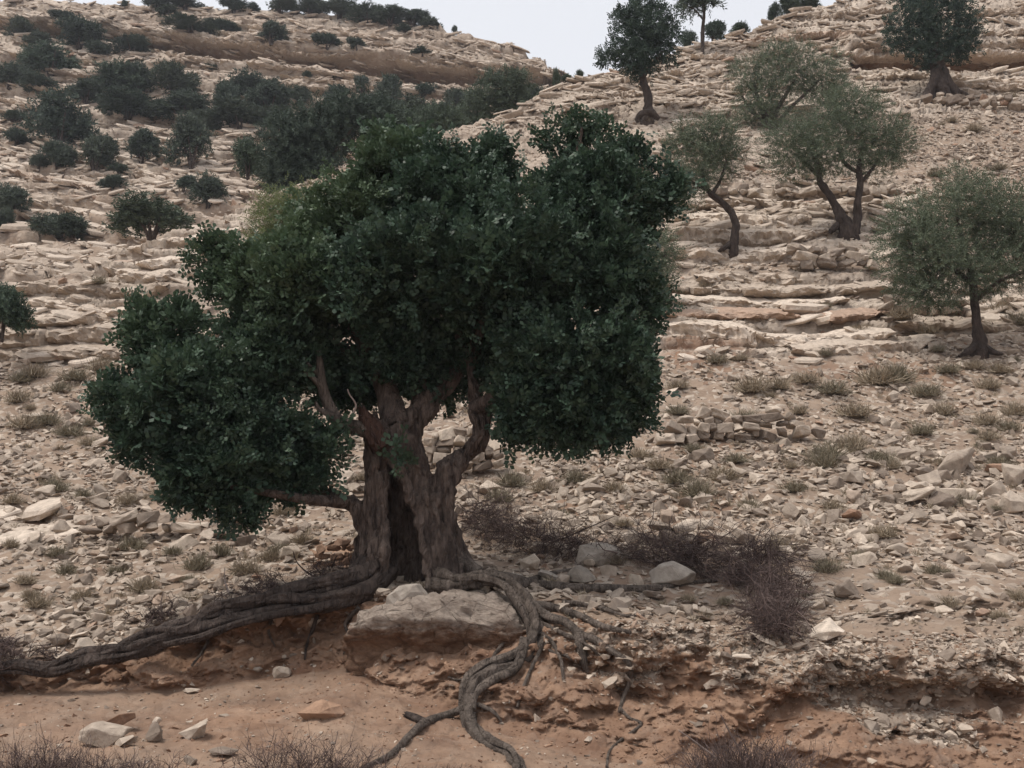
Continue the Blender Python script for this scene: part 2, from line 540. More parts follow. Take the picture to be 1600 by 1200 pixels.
def strata(P, levels, amt, dip, cell, seed, warp=0.35):
    """stepped limestone beds: flat treads, steep blocky risers"""
    X, Z = P[..., 0], P[..., 2]
    q = P * np.array([0.25, 0.25, 0.12]) + seed
    zl = Z + dip * X + warp * fbm(q, 3) + 0.10 * fbm(P * np.array([1.4, 1.4, 0.5]) + seed, 2)
    i = np.clip(np.searchsorted(levels, zl) - 1, 0, len(levels) - 2)
    joint = np.floor(X / (cell * (0.6 + hash1(i, i * 3 + 1))) + 9 * hash1(i + 5))
    zl2 = zl + (hash1(i, joint) - 0.5) * 0.30 * (levels[i + 1] - levels[i])
    i = np.clip(np.searchsorted(levels, zl2) - 1, 0, len(levels) - 2)
    h = levels[i + 1] - levels[i]
    t = np.clip((zl2 - levels[i]) / h, 0, 1)
    g = np.where(t < 0.55, t * 0.22, 0.121 + (t - 0.55) / 0.45 * 0.879)
    g = g + 0.09 * np.exp(-((t - 0.93) / 0.06) ** 2)
    dz = (g - t) * h
    lip = np.exp(-((t - 0.90) / 0.10) ** 2) - 0.9 * np.exp(-((t - 0.60) / 0.08) ** 2)
    return dz * amt, -lip * 0.22 * h * amt, t, i

lev = np.concatenate([[-6], -6 + np.cumsum(np.random.default_rng(3).choice([0.28, 0.4, 0.55, 0.75, 1.0], 400))])
dz, dy, tt, li = strata(P, lev, 0.12 * slope * (1 - outc) + outc, 0.02, 1.3, 4.0)
lev_f = np.concatenate([[-6], -6 + np.cumsum(np.random.default_rng(13).choice([0.10, 0.14, 0.2, 0.28], 1400))])
dzf, dyf, ttf, _ = strata(P, lev_f, 0.8 * outc, 0.02, 0.8, 24.0, 0.2)
dz, dy = dz * 0.75 + dzf, dy * 0.8 + dyf * 1.3
near = sstep(9, 30, P[..., 1])
P[..., 2] += dz
P[..., 1] += dy
P[..., 2] += slope * (0.16 * fbm(P * 0.45 + 3, 2) + (0.035 + 0.05 * near) * fbm(P * 2.3, 2)) * (1 - 0.6 * outc)
P[..., 1] -= slope * outc * (0.16 * fbm(P * np.array([1.1, 1.1, 2.2]) + 8, 3))

# the overhung red recess under the upper ledge
rec = soft(1335, 2500, 84, 104, 8, 6) * slope
lip = soft(1320, 2500, 66, 82, 8, 6) * slope
P[..., 1] += 2.6 * rec
P[..., 1] -= 0.9 * lip
P[..., 2] += 0.25 * lip
# earth bank: hard gravelly crust above, undercut red earth below
bank = (S == 2) * 1.0
right = sstep(780, 1000, PX)
prof = np.interp(np.broadcast_to(T, PX.shape), [0, .12, .35, .5, .62, .72, .85, 1.0], [0.0, .04, .26, .42, .30, -.04, -.14, 0.0])
prof_l = np.interp(np.broadcast_to(T, PX.shape), [0, .15, .5, .75, .9, 1.0], [0.0, .1, .2, .18, .0, 0.0])
nb = P * np.array([0.9, 0.9, 1.6])
P[..., 1] += bank * (right * prof * (0.9 + 0.9 * fbm(nb * 0.8 + 5, 2)) + (1 - right) * prof_l * 0.5)
fade = np.where(S == 2, np.minimum(1, T * 8), 1.0) * ((S == 2) | ((S == 3) & (T < 0.05)))
P[..., 1] += fade * (0.62 * fbm(nb * 0.9 + 12, 5, 0.55) + 0.05 * fbm(P * np.array([2.5, 2.5, 8.0]) + 3, 3) + 0.17 * fbm(P * 3.2 + 43, 4, .65) + 0.09 * np.abs(fbm(P * 8.0 + 3, 2)))
P[..., 2] += fade * np.minimum(1, 6 * (1 - np.where(S == 2, T, 1.0)) + 0.4) * 0.10 * fbm(P * 2.2 + 61, 3)
ridge_n = np.abs(fbm(P * np.array([3.0, 3.0, 7.0]) + 31, 3))
P[..., 1] -= fade * right * 0.30 * ridge_n * sstep(0.35, 0.8, np.broadcast_to(T, PX.shape))
# burrow in the bank
bx, by, f_ = project(P)
hole = np.exp(-(((bx - 1404) / 11) ** 2 + ((by - 1152) / 9) ** 2) ** 2) * (S == 2)
P[..., 1] += 0.5 * hole
# the trodden earth floor of the gully
flo = ((S == 0) | (S == 1)) * np.where(S == 1, 1.0, 1.0)
endf = np.where(S == 1, 1 - sstep(0.85, 1.0, T) * 0.6, 1.0)
P[..., 2] += flo * endf * (0.10 * fbm(P * 0.8 + 2, 3) + 0.05 * fbm(P * 3.1, 4, .6) + 0.012 * fbm(P * 14, 2))

soil = np.where(S == 2, 1.0, np.where(S < 2, 0.66 + 0.6 * fbm(P * 0.7 + 6, 3), 0.0)) * np.ones_like(PX)
crust = sstep(0.50, 0.82, 0.16 * sstep(1200, 1350, PX) + np.broadcast_to(T, PX.shape) + 0.75 * fbm(P * np.array([0.8, 0.8, 1.6]) + 77, 4)) * (S == 2) * sstep(820, 1080, PX)
soil = soil * (1 - 0.85 * crust)
soil = np.maximum(soil, (S == 3) * (1 - sstep(0, 0.05, np.broadcast_to(T, PX.shape))) * 0.5 * (PX < 900))
patch = np.maximum.reduce([soft(1030, 1175, 528, 575, 20), soft(1250, 1500, 566, 600, 18) * .7, soft(1060, 1180, 690, 720, 20) * .6,
                           soft(860, 1150, 770, 800, 20) * .7, soft(100, 260, 1010, 1060, 20), soft(440, 570, 850, 890, 15),
                           soft(880, 1250, 880, 930, 30) * .45])
soil = np.clip(np.maximum(soil, patch * slope), 0, 1)
rock = np.clip(outc * 1.15, 0, 1)
pale = np.clip(np.maximum(outc * 0.75 * (tt < 0.6), 0.8 * soft(-200, 150, 795, 860, 18) * slope), 0, 1)
gravel = np.clip((slope * (1 - 0.75 * outc)) + crust * 0.9 + 0.12, 0, 1)
N_rows, N_cols = P.shape[:2]
idx = np.arange(N_rows * N_cols).reshape(N_rows, N_cols)
Q = np.stack([idx[:-1, :-1], idx[:-1, 1:], idx[1:, 1:], idx[1:, :-1]], -1).reshape(-1, 4)
me = mesh_np('hillside', P.reshape(-1, 3), Q, M['ground'], False,
             dict(soil=soil, rock=rock, pale=pale, ochre=np.clip(rec * 1.3, 0, 1), gravel=gravel))
me.polygons.foreach_set('use_smooth', np.ones(len(Q), bool))
hill = tag(link('hillside', me), 'stony limestone hillside with eroded red earth bank below', 'hillside', kind='structure')

# ------------------------------------------------------------------ the far hillside
fcols = np.concatenate([np.arange(-900, -60, 40), np.arange(-60, 1000, 4.0), np.arange(1000, 1500, 50)])
fr_x = [-900, -150, 0, 200, 400, 600, 690, 800, 850, 880, 950, 1000, 1500]
fr_y = [-60, -10, -3, 6, 14, 26, 44, 68, 92, 125, 200, 300, 500]
fy0 = 560.0
nf = 300
fry = np.interp(fcols, fr_x, fr_y) + 2.5 * fbm(np.stack([fcols * 0.03, 0 * fcols, 0 * fcols], -1), 3)
tf = np.linspace(0, 1, nf)[:, None]
fpy = fy0 + (fry - fy0)[None, :] * tf
FPX = np.broadcast_to(fcols, fpy.shape)
fyk = [-100, 0, 90, 120, 200, 300, 380, 450, 560]
fdk = [136, 122, 104, 100, 88, 72, 58, 44, 36]
fd = np.interp(fpy, fyk, fdk)
FP = at(FPX, fpy, fd)
bk = np.array([FP[-1] + np.array([0, 6.0 * (i + 1), -1.5 * (i + 1)]) for i in range(8)])
FP = np.concatenate([FP, bk])
FPX = np.concatenate([FPX, np.broadcast_to(fcols, (8, len(fcols)))])
FPY = np.concatenate([fpy, np.repeat(fpy[-1:], 8, 0)])
lev2 = np.concatenate([[-20], -20 + np.cumsum(np.random.default_rng(8).choice([0.7, 1.0, 1.4, 2.0, 2.6], 300))])
dz, dy, tt2, _ = strata(FP, lev2, 0.85, 0.10, 4.0, 14.0, 1.0)
FP[..., 2] += dz
FP[..., 1] += dy * 1.3
FP[..., 2] += 0.5 * fbm(FP * 0.15, 3) + 0.2 * fbm(FP * 0.7, 3)
FP[..., 1] -= 0.6 * fbm(FP * np.array([.35, .35, 1.0]) + 5, 3)
ybx = [-900, 0, 180, 300, 400, 500, 600, 700, 780, 860, 1000]
yb = np.interp(FPX, ybx, [10, 38, 58, 73, 82, 92, 103, 114, 122, 128, 140]) + 3 * fbm(np.stack([FPX * 0.02, 0 * FPX, 0 * FPX], -1), 3)
hb = np.interp(FPX, ybx, [6, 7, 9, 10, 11, 12, 13, 12, 9, 4, 2])
band = sstep(-0.5, 0.2, (FPY - yb) / hb) * (1 - sstep(0.8, 1.3, (FPY - yb) / hb))
lipf = np.exp(-(((FPY - (yb - hb * 0.9)) / (hb * 0.55)) ** 2))
FP[..., 1] += 4.2 * band
FP[..., 1] -= 2.4 * lipf
yb2 = np.interp(FPX, [300, 500, 700, 760], [48, 60, 74, 80])
b2 = np.exp(-((FPY - yb2) / 3.0) ** 2) * sstep(430, 520, FPX) * (1 - sstep(730, 780, FPX))
FP[..., 1] += 1.6 * b2
yb3 = np.interp(FPX, [0, 120, 400], [195, 240, 300]) + 5
b3 = np.exp(-((FPY - yb3) / 2.5) ** 2) * (FPX < 420)
FP[..., 1] += 1.5 * b3
nr, nc = FP.shape[:2]
idx = np.arange(nr * nc).reshape(nr, nc)
Q = np.stack([idx[:-1, :-1], idx[:-1, 1:], idx[1:, 1:], idx[1:, :-1]], -1).reshape(-1, 4)
wobf = fbm(np.stack([FPX * 0.02, FPY * 0.04, 0 * FPX], -1), 3)
rk = np.clip(0.75 + wobf - 0.5 * sstep(240, 330, FPY) * (FPY < 400), 0, 1)
me = mesh_np('far_hillside', FP.reshape(-1, 3), Q, M['ground_far'], True,
             dict(soil=0.25 * b2, rock=rk, pale=np.clip(0.5 * (tt2 < 0.5) + wobf, 0, 0.9), ochre=np.clip(band * 1.2 * (0.55 + 1.2 * wobf), 0, 1), gravel=np.clip(0.5 + 0 * rk, 0, 1)))
far = tag(link('far_hillside', me), 'layered limestone hillside dotted with dark shrubs across the gully', 'hillside', kind='structure')

# broad ground under and behind everything
gs = 900.0
me = mesh_np('valley_ground', [(-gs, -gs, -1.2), (gs, -gs, -1.2), (gs, gs, -1.2), (-gs, gs, -1.2)], np.array([[0, 1, 2, 3]]), M['ground'])
tag(link('valley_ground', me), 'dry valley ground', 'ground', kind='structure')

# ------------------------------------------------------------------ where a sight line meets the ground
def zbuffer(PP, cell=4):
    x, y, f = project(PP)
    W, H = 1800 // cell, 1500 // cell
    B = np.full((H, W), np.inf)
    up = 3
    # densify between neighbours so that no cell stays empty
    for a in range(up):
        for b in range(up):
            u, v = a / up, b / up
            R = (PP[:-1, :-1] * (1 - u) * (1 - v) + PP[1:, :-1] * u * (1 - v) + PP[:-1, 1:] * (1 - u) * v + PP[1:, 1:] * u * v).reshape(-1, 3)
            R = R[R[:, 1] > 2]
            x, y, f = project(R)
            i = ((x + 100) // cell).astype(int); j = ((y + 100) // cell).astype(int)
            ok = (i >= 0) & (i < W) & (j >= 0) & (j < H)
            np.minimum.at(B, (j[ok], i[ok]), R[ok, 1])
    for _ in range(6):
        bad = ~np.isfinite(B)
        if not bad.any(): break
        for sh in ((1, 0), (-1, 0)):
            R = np.roll(B, sh, (0, 1)); B = np.where(~np.isfinite(B), R, B)
    return B
ZN, ZF = zbuffer(P[:nrow]), zbuffer(FP[:nf])
def depth_at(px, py, Z=ZN):
    i = int(min(max((px + 100) // 4, 0), Z.shape[1] - 1)); j = int(min(max((py + 100) // 4, 0), Z.shape[0] - 1))
    d = Z[j, i]
    return float(d) if np.isfinite(d) else 60.0
def ground(px, py, Z=ZN):
    return at(px, py, depth_at(px, py, Z))

# ------------------------------------------------------------------ stones
def hull_stone(seed, n=10, flat=0.5, size=1.0, box=0.7):
    """angular broken stone: hull of points, mostly on a box"""
    r = np.random.default_rng(seed)
    p = r.uniform(-1, 1, (n, 3))
    k = np.argmax(np.abs(p), 1)
    for i in range(n):
        if r.random() < box:
            p[i, k[i]] = np.sign(p[i, k[i]]) * r.uniform(0.8, 1.0)
    nrm = np.linalg.norm(p, axis=1)[:, None]
    p = p / np.maximum(nrm, 0.9) * 0.5 * np.array([1.0, r.uniform(0.6, 0.9), flat])
    if box > 1:      # squared building stone: box corners knocked about
        p = np.array([(x, y, z) for x in (-.5, .5) for y in (-.5, .5) for z in (-.5, .5)]) * np.array([1, .9, flat])
        p = p * r.uniform(.55, 1.12, (8, 3)) + r.normal(0, .07, (8, 3))
        p = np.concatenate([p, r.uniform(-.5, .5, (4, 3)) * np.array([.8, 1.05, flat * 1.05])])
    bm = bmesh.new()
    vs = [bm.verts.new(q) for q in p]
    res = bmesh.ops.convex_hull(bm, input=vs)
    bmesh.ops.delete(bm, geom=[g for g in res['geom_interior'] if isinstance(g, bmesh.types.BMVert)], context='VERTS')
    return bm

def stone_arrays(seed, n, flat):
    bm = hull_stone(seed, n, flat)
    bmesh.ops.triangulate(bm, faces=bm.faces)
    bm.verts.ensure_lookup_table()
    bm.verts.index_update()
    V = np.array([v.co[:] for v in bm.verts]); Fc = np.array([[v.index for v in f.verts] for f in bm.faces])
    bm.free()
    return V, Fc

def stone_mesh(name, seed, flat=0.55, mat='stone', bev=0.05, rough=0.03, sub=1, n=14, box=0.7):
    bm = hull_stone(seed, n, flat, 1.0, box)
    bmesh.ops.dissolve_limit(bm, angle_limit=0.18, verts=bm.verts, edges=bm.edges)
    bmesh.ops.bevel(bm, geom=list(bm.edges), offset=bev, segments=1, affect='EDGES', profile=0.6, clamp_overlap=True)
    if sub:
        bmesh.ops.triangulate(bm, faces=bm.faces)
        bmesh.ops.subdivide_edges(bm, edges=[e for e in bm.edges if e.calc_length() > 0.16], cuts=1, use_grid_fill=True)
        co = np.array([v.co[:] for v in bm.verts])
        d = rough * fbm(co * 3.2 + seed, 3) * 1.5
        for v, k in zip(bm.verts, d):
            v.co += v.co.normalized() * k
    me = bpy.data.meshes.new(name)
    bm.to_mesh(me); bm.free()
    me.materials.append(M[mat])
    return me

small = [stone_arrays(100 + i, 8 + i % 3, 0.35 + 0.05 * (i % 8)) for i in range(20)]
proto_stone = [stone_mesh('rock', 200 + i, 0.35 + 0.06 * (i % 7), 'stone', 0.018, 0.025, 1, 11) for i in range(16)]

# scatter over the hillside, per area of ground, thinner on bare rock
nQ_r, nQ_c = nrow - 1, N_cols - 1
A = P[:nrow]
C4 = (A[:-1, :-1] + A[1:, :-1] + A[:-1, 1:] + A[1:, 1:]) / 4
E1, E2 = A[:-1, 1:] - A[:-1, :-1], A[1:, :-1] - A[:-1, :-1]
NR = np.cross(E1, E2)
AR = np.linalg.norm(NR, axis=2)
NR = NR / (AR[..., None] + 1e-9)
NR[NR[..., 2] < 0] *= -1
cx, cy, cf = project(C4)
inview = (cx > -120) & (cx < 1720) & (cy > -80) & (cy < 1260) & (C4[..., 1] > 6)
oc = outc[:nrow][:-1, :-1]
seg = segs[:nrow - 1][:, None]
clump = np.clip(0.9 + 1.6 * fbm(C4 * 0.5 + 9, 3), 0.12, 2.2)
dens = AR * inview * np.where(seg == 3, 1.0 - 0.8 * oc, 0.0) * clump
tgrid = np.broadcast_to(ts[:nrow - 1][:, None], dens.shape)
dens *= np.where((seg == 3) & (cy > 870) & (cx > 850), 0.45, 1.0)
dens *= np.where((seg == 3) & (cy > 690) & (cy < 880), 1.5, 1.0)
for x0_, x1_, y0_, y1_ in ((1215, 1375, 372, 424), (1368, 1520, 448, 496), (1020, 1272, 628, 696), (645, 775, 655, 738), (490, 575, 838, 888), (130, 300, 795, 836), (975, 1160, 806, 852), (1385, 1475, 744, 788)):
    dens *= np.where((cx > x0_) & (cx < x1_) & (cy > y0_) & (cy < y1_), 0.45, 1.0)
dens /= np.maximum(C4[..., 1], 10) ** 0.9
cr = crust[:nrow][:-1, :-1]
dens_bank = AR * inview * np.where(seg == 2, 0.04 + 1.0 * cr, 0) * (np.abs(cx - 1404) > 16)
dens_floor = AR * inview * np.where(seg == 1, 1, 0) * (cy < 1260)

def pick(d, n):
    p = (d / d.sum()).ravel()
    k = rng.choice(p.size, n, p=p)
    r, c = np.unravel_index(k, d.shape)
    u, v = rng.random((2, n, 1))
    pos = A[r, c] * (1 - u) * (1 - v) + A[r + 1, c] * u * (1 - v) + A[r, c + 1] * (1 - u) * v + A[r + 1, c + 1] * u * v
    return pos, NR[r, c]

N1 = 50000
pos1, nor1 = pick(dens, N1)
sz1 = 0.086 * np.exp(rng.normal(0.0, 0.55, N1)) * (0.75 + pos1[:, 1] / 45)
px1, py1, _ = project(pos1)
big_patch = np.exp(-(((px1 - 1450) / 230) ** 2 + ((py1 - 770) / 70) ** 2)) + 0.5 * np.exp(-(((px1 - 950) / 200) ** 2 + ((py1 - 780) / 40) ** 2))
sz1 *= 1 + 0.9 * big_patch * rng.random(N1)
sz1 = np.clip(sz1, 0.03, np.where(py1 > 885, 0.3, 0.5))
pos2, nor2 = pick(dens_bank, 6500)
sz2 = np.clip(0.042 * np.exp(rng.normal(0, 0.6, len(pos2))), 0.015, 0.22)
pos3, nor3 = pick(dens_floor, 1300)
sz3 = np.clip(0.022 * np.exp(rng.normal(0, 0.6, len(pos3))), 0.01, 0.10)
pos_all = np.concatenate([pos1, pos2, pos3]); nor_all = np.concatenate([nor1, nor2, nor3]); sz_all = np.concatenate([sz1, sz2, sz3])
zone = np.concatenate([np.zeros(N1, int), np.ones(len(pos2), int), np.full(len(pos3), 2)])
pos4, nor4 = pick(AR * inview * np.where((seg == 2), 1.0 + 0 * cr, np.where(seg == 1, 0.3, 0)), 15000)
sz4 = np.clip(0.02 * np.exp(rng.normal(0, 0.6, len(pos4))), 0.008, 0.11)
pos_all = np.concatenate([pos_all, pos4]); nor_all = np.concatenate([nor_all, nor4]); sz_all = np.concatenate([sz_all, sz4])
zone = np.concatenate([zone, np.full(len(pos4), 3)])
ax_, ay_, af_ = project(pos_all)
pxsize = sz_all * F / af_
# things in front of which no big loose stone should be chosen (hidden by the tree crown)
hidden = (((ax_ - 640) / 400) ** 2 + ((ay_ - 470) / 260) ** 2 < 1) | (ax_ < 0) | (ax_ > 1600) | (ay_ < 0) | (ay_ > 1200)
score = np.where(hidden | (zone == 3), 0, pxsize)
order = np.argsort(-score)
solo = set(order[:265].tolist())

def tilt_frames(nor, amt):
    n = len(nor)
    up = np.array([0, 0, 1.0]) * (1 - amt) + nor * amt + rng.normal(0, 0.22, (n, 3))
    return frames(up)

for kind, mname in ((0, 'scree'), (1, 'bank_gravel'), (2, 'floor_gravel'), (3, 'earth_clods')):
    sp = Soup()
    ids = np.array([i for i in np.nonzero(zone == kind)[0] if i not in solo])
    which = rng.integers(0, len(small), len(ids))
    for k, (V, Fc) in enumerate(small):
        s = ids[which == k]
        if not len(s): continue
        R = tilt_frames(nor_all[s], 0.65 if kind not in (1, 3) else 0.3)
        sc = sz_all[s][:, None, None] * rng.uniform(0.7, 1.35, (len(s), 1, 3))
        W = np.einsum('nij,nvj->nvi', R, V[None] * sc) + pos_all[s][:, None, :] + nor_all[s][:, None, :] * (sz_all[s][:, None, None] * (0.10 if kind not in (1, 3) else 0.02))
        Fi = Fc[None] + (np.arange(len(s)) * len(V))[:, None, None]
        sp.add(W.reshape(-1, 3), Fi.reshape(-1, 3))
    lab = {0: 'loose broken limestone scree covering the hillside', 1: 'small stones set in the crust of the earth bank', 2: 'small stone chips strewn over the red earth floor', 3: 'crumbled reddish earth clods on the bank face'}[kind]
    tag(link(mname, sp.mesh(mname, M['clod' if kind == 3 else 'stone'])), lab, 'scree' if kind == 0 else 'earth' if kind == 3 else 'gravel', kind='stuff')

ROCK_LAB = {
    'upper': ('loose limestone rock on the upper slope among the olive trees', 'rocks on the upper slope'),
    'scree': ('loose limestone rock in the open scree below the bare rock slab', 'rocks in the open scree'),
    'scree_l': ('loose limestone rock on the slope below the layered outcrop', 'rocks below the layered outcrop'),
    'shelf': ('limestone rock lying on the gravel shelf on top of the earth bank', 'rocks on top of the earth bank'),
    'crust': ('limestone rock stuck in the crust of the earth bank', 'rocks in the bank crust'),
    'floor': ('small limestone rock lying on the bare red earth floor', 'rocks on the red earth floor')}
def rock_zone(x, y, z):
    if z == 1: return 'crust'
    if z == 2: return 'floor'
    if y < 560: return 'upper'
    if x < 640: return 'scree_l'
    return 'shelf' if y > 880 else 'scree'
so = np.array(sorted(solo))
Rm = tilt_frames(nor_all[so], 0.6)
for j, i in enumerate(so):
    lab, grp = ROCK_LAB[rock_zone(ax_[i], ay_[i], zone[i])]
    kp = int(rng.integers(16))
    o = link('rock', proto_stone[kp])
    s = sz_all[i] * rng.uniform(0.85, 1.3, 3)
    lab = ('big ' if pxsize[i] > 48 else '') + ('flat ' if kp % 7 < 2 else 'chunky ' if kp % 7 > 4 else '') + lab
    m4 = Matrix(Rm[j].tolist()).to_4x4() @ Matrix.Diagonal((*s, 1))
    o.matrix_world = Matrix.Translation(Vector(pos_all[i] + nor_all[i] * sz_all[i] * 0.08)) @ m4
    tag(o, lab, 'rock', grp)

# ------------------------------------------------------------------ named stones of the foreground
def rock_at(px, py, w, h, label, mat='stone', seed=1, deep=0.8, rz=0.0, tilt=0.0, roll=0.0, Y=None, n=14, name='rock', group=None, lift=0.36, cat='rock'):
    """stone whose foot is seen at px,py and that measures w by h photo pixels"""
    Yd = depth_at(px, py) if Y is None else Y
    g = at(px, py, Yd)
    k = Yd / F * 1.02
    W, H = w * k, h * k
    me = stone_mesh(name, seed, 0.9, mat, 0.02, 0.04, 1, n)
    co = np.array([v.co[:] for v in me.vertices])
    ext = co.max(0) - co.min(0); co = (co - (co.max(0) + co.min(0)) / 2) / ext
    me.vertices.foreach_set('co', co.astype(np.float32).ravel())
    me.update()
    o = link(name, me)
    o.matrix_world = (Matrix.Translation(Vector(g) + Vector((0, W * deep * 0.3, H * lift))) @ Matrix.Rotation(roll, 4, 'Y') @ Matrix.Rotation(tilt, 4, 'X') @ Matrix.Rotation(rz, 4, 'Z')
                      @ Matrix.Diagonal((W, W * deep, H, 1)))
    tag(o, label, cat, group)
    return o

rock_at(1054, 918, 72, 46, 'rounded grey boulder half buried in the dead brush, level with the trunk foot', 'stone_grey', 31, 0.8, n=22)
rock_at(937, 882, 78, 40, 'blocky boulder buried in the dead brush', 'stone_grey', 45, 0.7)
rock_at(909, 908, 46, 28, 'grey wedge-shaped stone below the blocky boulder in the brush', 'stone_grey', 33)
rock_at(828, 888, 32, 26, 'pale stone with a pointed top beside the carob trunk', 'stone', 34)
rock_at(859, 906, 38, 14, 'flat grey stone tilted against the brush near the roots', 'stone_grey', 35, roll=0.4)
rock_at(806, 908, 34, 15, 'flat rectangular stone beside the front root', 'stone_grey', 36)
rock_at(1325, 934, 36, 32, 'whitish cube-shaped stone next to the end of the dead brush', 'stone', 37)
rock_at(1290, 946, 34, 16, 'small flat pale stone in front of the whitish cube-shaped stone', 'stone', 38)
rock_at(1252, 955, 52, 22, 'flat grey-green stone at the foot of the hanging brush', 'stone_grey', 39)
rock_at(1288, 1004, 66, 26, 'long pale slab tilted up on the rim of the earth bank', 'stone_ledge', 40, roll=-0.5)
rock_at(1196, 1004, 46, 12, 'thin slab dipping at the rim below the hanging brush', 'stone_ledge', 41, roll=0.4)
rock_at(1156, 1032, 38, 11, 'thin flat stone in the crust under the thin dipping slab', 'stone_ledge', 42)
rock_at(1138, 1030, 11, 20, 'small upright stone in the bank crust', 'stone_ledge', 43)
rock_at(160, 1164, 74, 36, 'largest pale flat-topped stone on the red earth floor, dark underneath', 'stone', 44, 0.7, n=12)
rock_at(182, 1136, 48, 22, 'earth-coloured hump stone behind the flat-topped stone', 'clod', 46)
rock_at(190, 1166, 34, 14, 'small stone leaning against the flat-topped stone', 'stone', 47, roll=-0.4)
rock_at(237, 1158, 26, 30, 'narrow upright tan stone on the red earth floor', 'stone', 48, roll=-0.3)
rock_at(243, 1132, 14, 12, 'small tan stone behind the narrow upright stone', 'stone', 49)
rock_at(299, 1154, 44, 28, 'white slab with square edges lying on the red earth floor', 'stone', 50, 0.7, n=12, roll=-0.15)
rock_at(438, 1058, 28, 18, 'pale round stone at the foot of the bank under the long root', 'stone', 51, n=20)
rock_at(298, 1082, 28, 7, 'thin pale chip at the bank foot', 'stone', 52)
rock_at(395, 1050, 26, 10, 'low grey stone at the bank foot beside the pale round stone', 'stone_grey', 53)
rock_at(345, 1180, 46, 10, 'low pale slab set flush in the red earth floor', 'stone', 54)
rock_at(296, 1195, 20, 14, 'small white stone at the edge of the dead shrub', 'stone', 55)
rock_at(500, 1122, 70, 40, 'smooth earth-covered hump at the end of the red slope', 'clod', 56, n=24, lift=0.12)
rock_at(85, 1008, 34, 20, 'round pale stone above the thin end of the long root', 'stone', 57, n=20)
rock_at(30, 1008, 32, 18, 'round pale stone at the far end of the long root', 'stone', 58, n=20)
rock_at(1567, 884, 42, 24, 'pale rounded stone alone on the gravel shelf', 'stone', 59, n=20)
rock_at(1360, 868, 38, 22, 'pale rounded stone at the lower fringe of the scree', 'stone', 60, n=20)
rock_at(1405, 866, 38, 20, 'pale rounded stone with flat top beside a dry tuft in the lower scree', 'stone', 61, n=20)
rock_at(1508, 742, 72, 44, 'big pale slab lying on its side in the scree', 'stone', 62, 0.6, n=12, roll=-0.35)
rock_at(1588, 756, 40, 44, 'big pale tilted block beyond the big slab', 'stone', 63, 0.8, n=12, roll=-0.4)
rock_at(1562, 742, 36, 24, 'reddish-shaded block between the big slab and the tilted block', 'stone_red', 64, n=12, roll=0.4)
rock_at(1590, 800, 48, 40, 'large rounded block half buried below the tilted block', 'stone', 65, n=18)
rock_at(1458, 764, 46, 40, 'angular pale slab standing behind the short row of stacked blocks', 'stone', 66, n=12, roll=0.3)
rock_at(1476, 794, 40, 30, 'rectangular block tipped on its corner below the stacked blocks', 'stone', 67, n=12, roll=-0.6)
rock_at(1340, 752, 52, 22, 'flat pale stone on top of the scree', 'stone', 68, n=12, roll=0.15)
rock_at(1236, 808, 26, 26, 'whitish upright stone in the scree', 'stone', 69)
rock_at(1340, 815, 46, 22, 'wedge-shaped brown stone in the scree', 'stone_red', 70, roll=0.3)
rock_at(1350, 838, 66, 16, 'long flat slab in the lower scree', 'stone', 71, roll=-0.15)
rock_at(600, 690 + 200, 12, 10, 'small stone at the trunk hollow', 'stone_grey', 72)
rock_at(1100, 722, 34, 26, 'rounded boulder under the dry stone wall among dry tufts', 'stone', 73, n=22)
rock_at(296, 832, 20, 18, 'upright grey stone by the drooping branch tips', 'stone_grey', 74)
rock_at(355, 842, 52, 18, 'low rounded pale stone under the drooping branch tips', 'stone', 75, n=20)

# the layered block under the trunk
def ledge2_material():
    m, nt, bsdf = new_mat('layered_crust')
    b = NB(nt)
    p = b.pos()
    sp = b.n('ShaderNodeSeparateXYZ'); nt.links.new(p, sp.inputs[0])
    n = b.noise(b.pos((1, 1, 1.7)), 4.5, 7, 0.7)
    h = b.math('ADD', sp.outputs[2], b.math('MULTIPLY', b.math('SUBTRACT', n, 0.5), 0.5))
    grey = b.mix(b.rng(n, .3, .7), (0.3, 0.235, 0.19), (0.54, 0.445, 0.37))
    red = b.mix(b.rng(n, .3, .7), (0.15, 0.08, 0.05), (0.33, 0.205, 0.135))
    c = b.mix(b.rng(h, 1.0, 1.12), red, grey)
    f = b.noise(p, 16, 4, 0.7)
    c = b.mix(0.5, c, b.mix(b.rng(f, .3, .7), (0.5, 0.5, 0.5), (1.3, 1.3, 1.3)), 'MULTIPLY')
    nt.links.new(c, bsdf.inputs['Base Color'])
    nn = b.bump(b.noise(b.pos((1, 1, 1.8)), 7, 8, 0.75), 1.0, 0.1)
    cr_ = b.rng(b.voro(b.pos((1, 1, 1.6)), 3.2, 'Distance', 'DISTANCE_TO_EDGE'), 0.0, 0.03)
    nn = b.bump(cr_, 0.8, 0.04, nn)
    nn = b.bump(f, 0.6, 0.02, nn)
    nt.links.new(nn, bsdf.inputs['Normal'])
    return m
M['ledge2'] = ledge2_material()
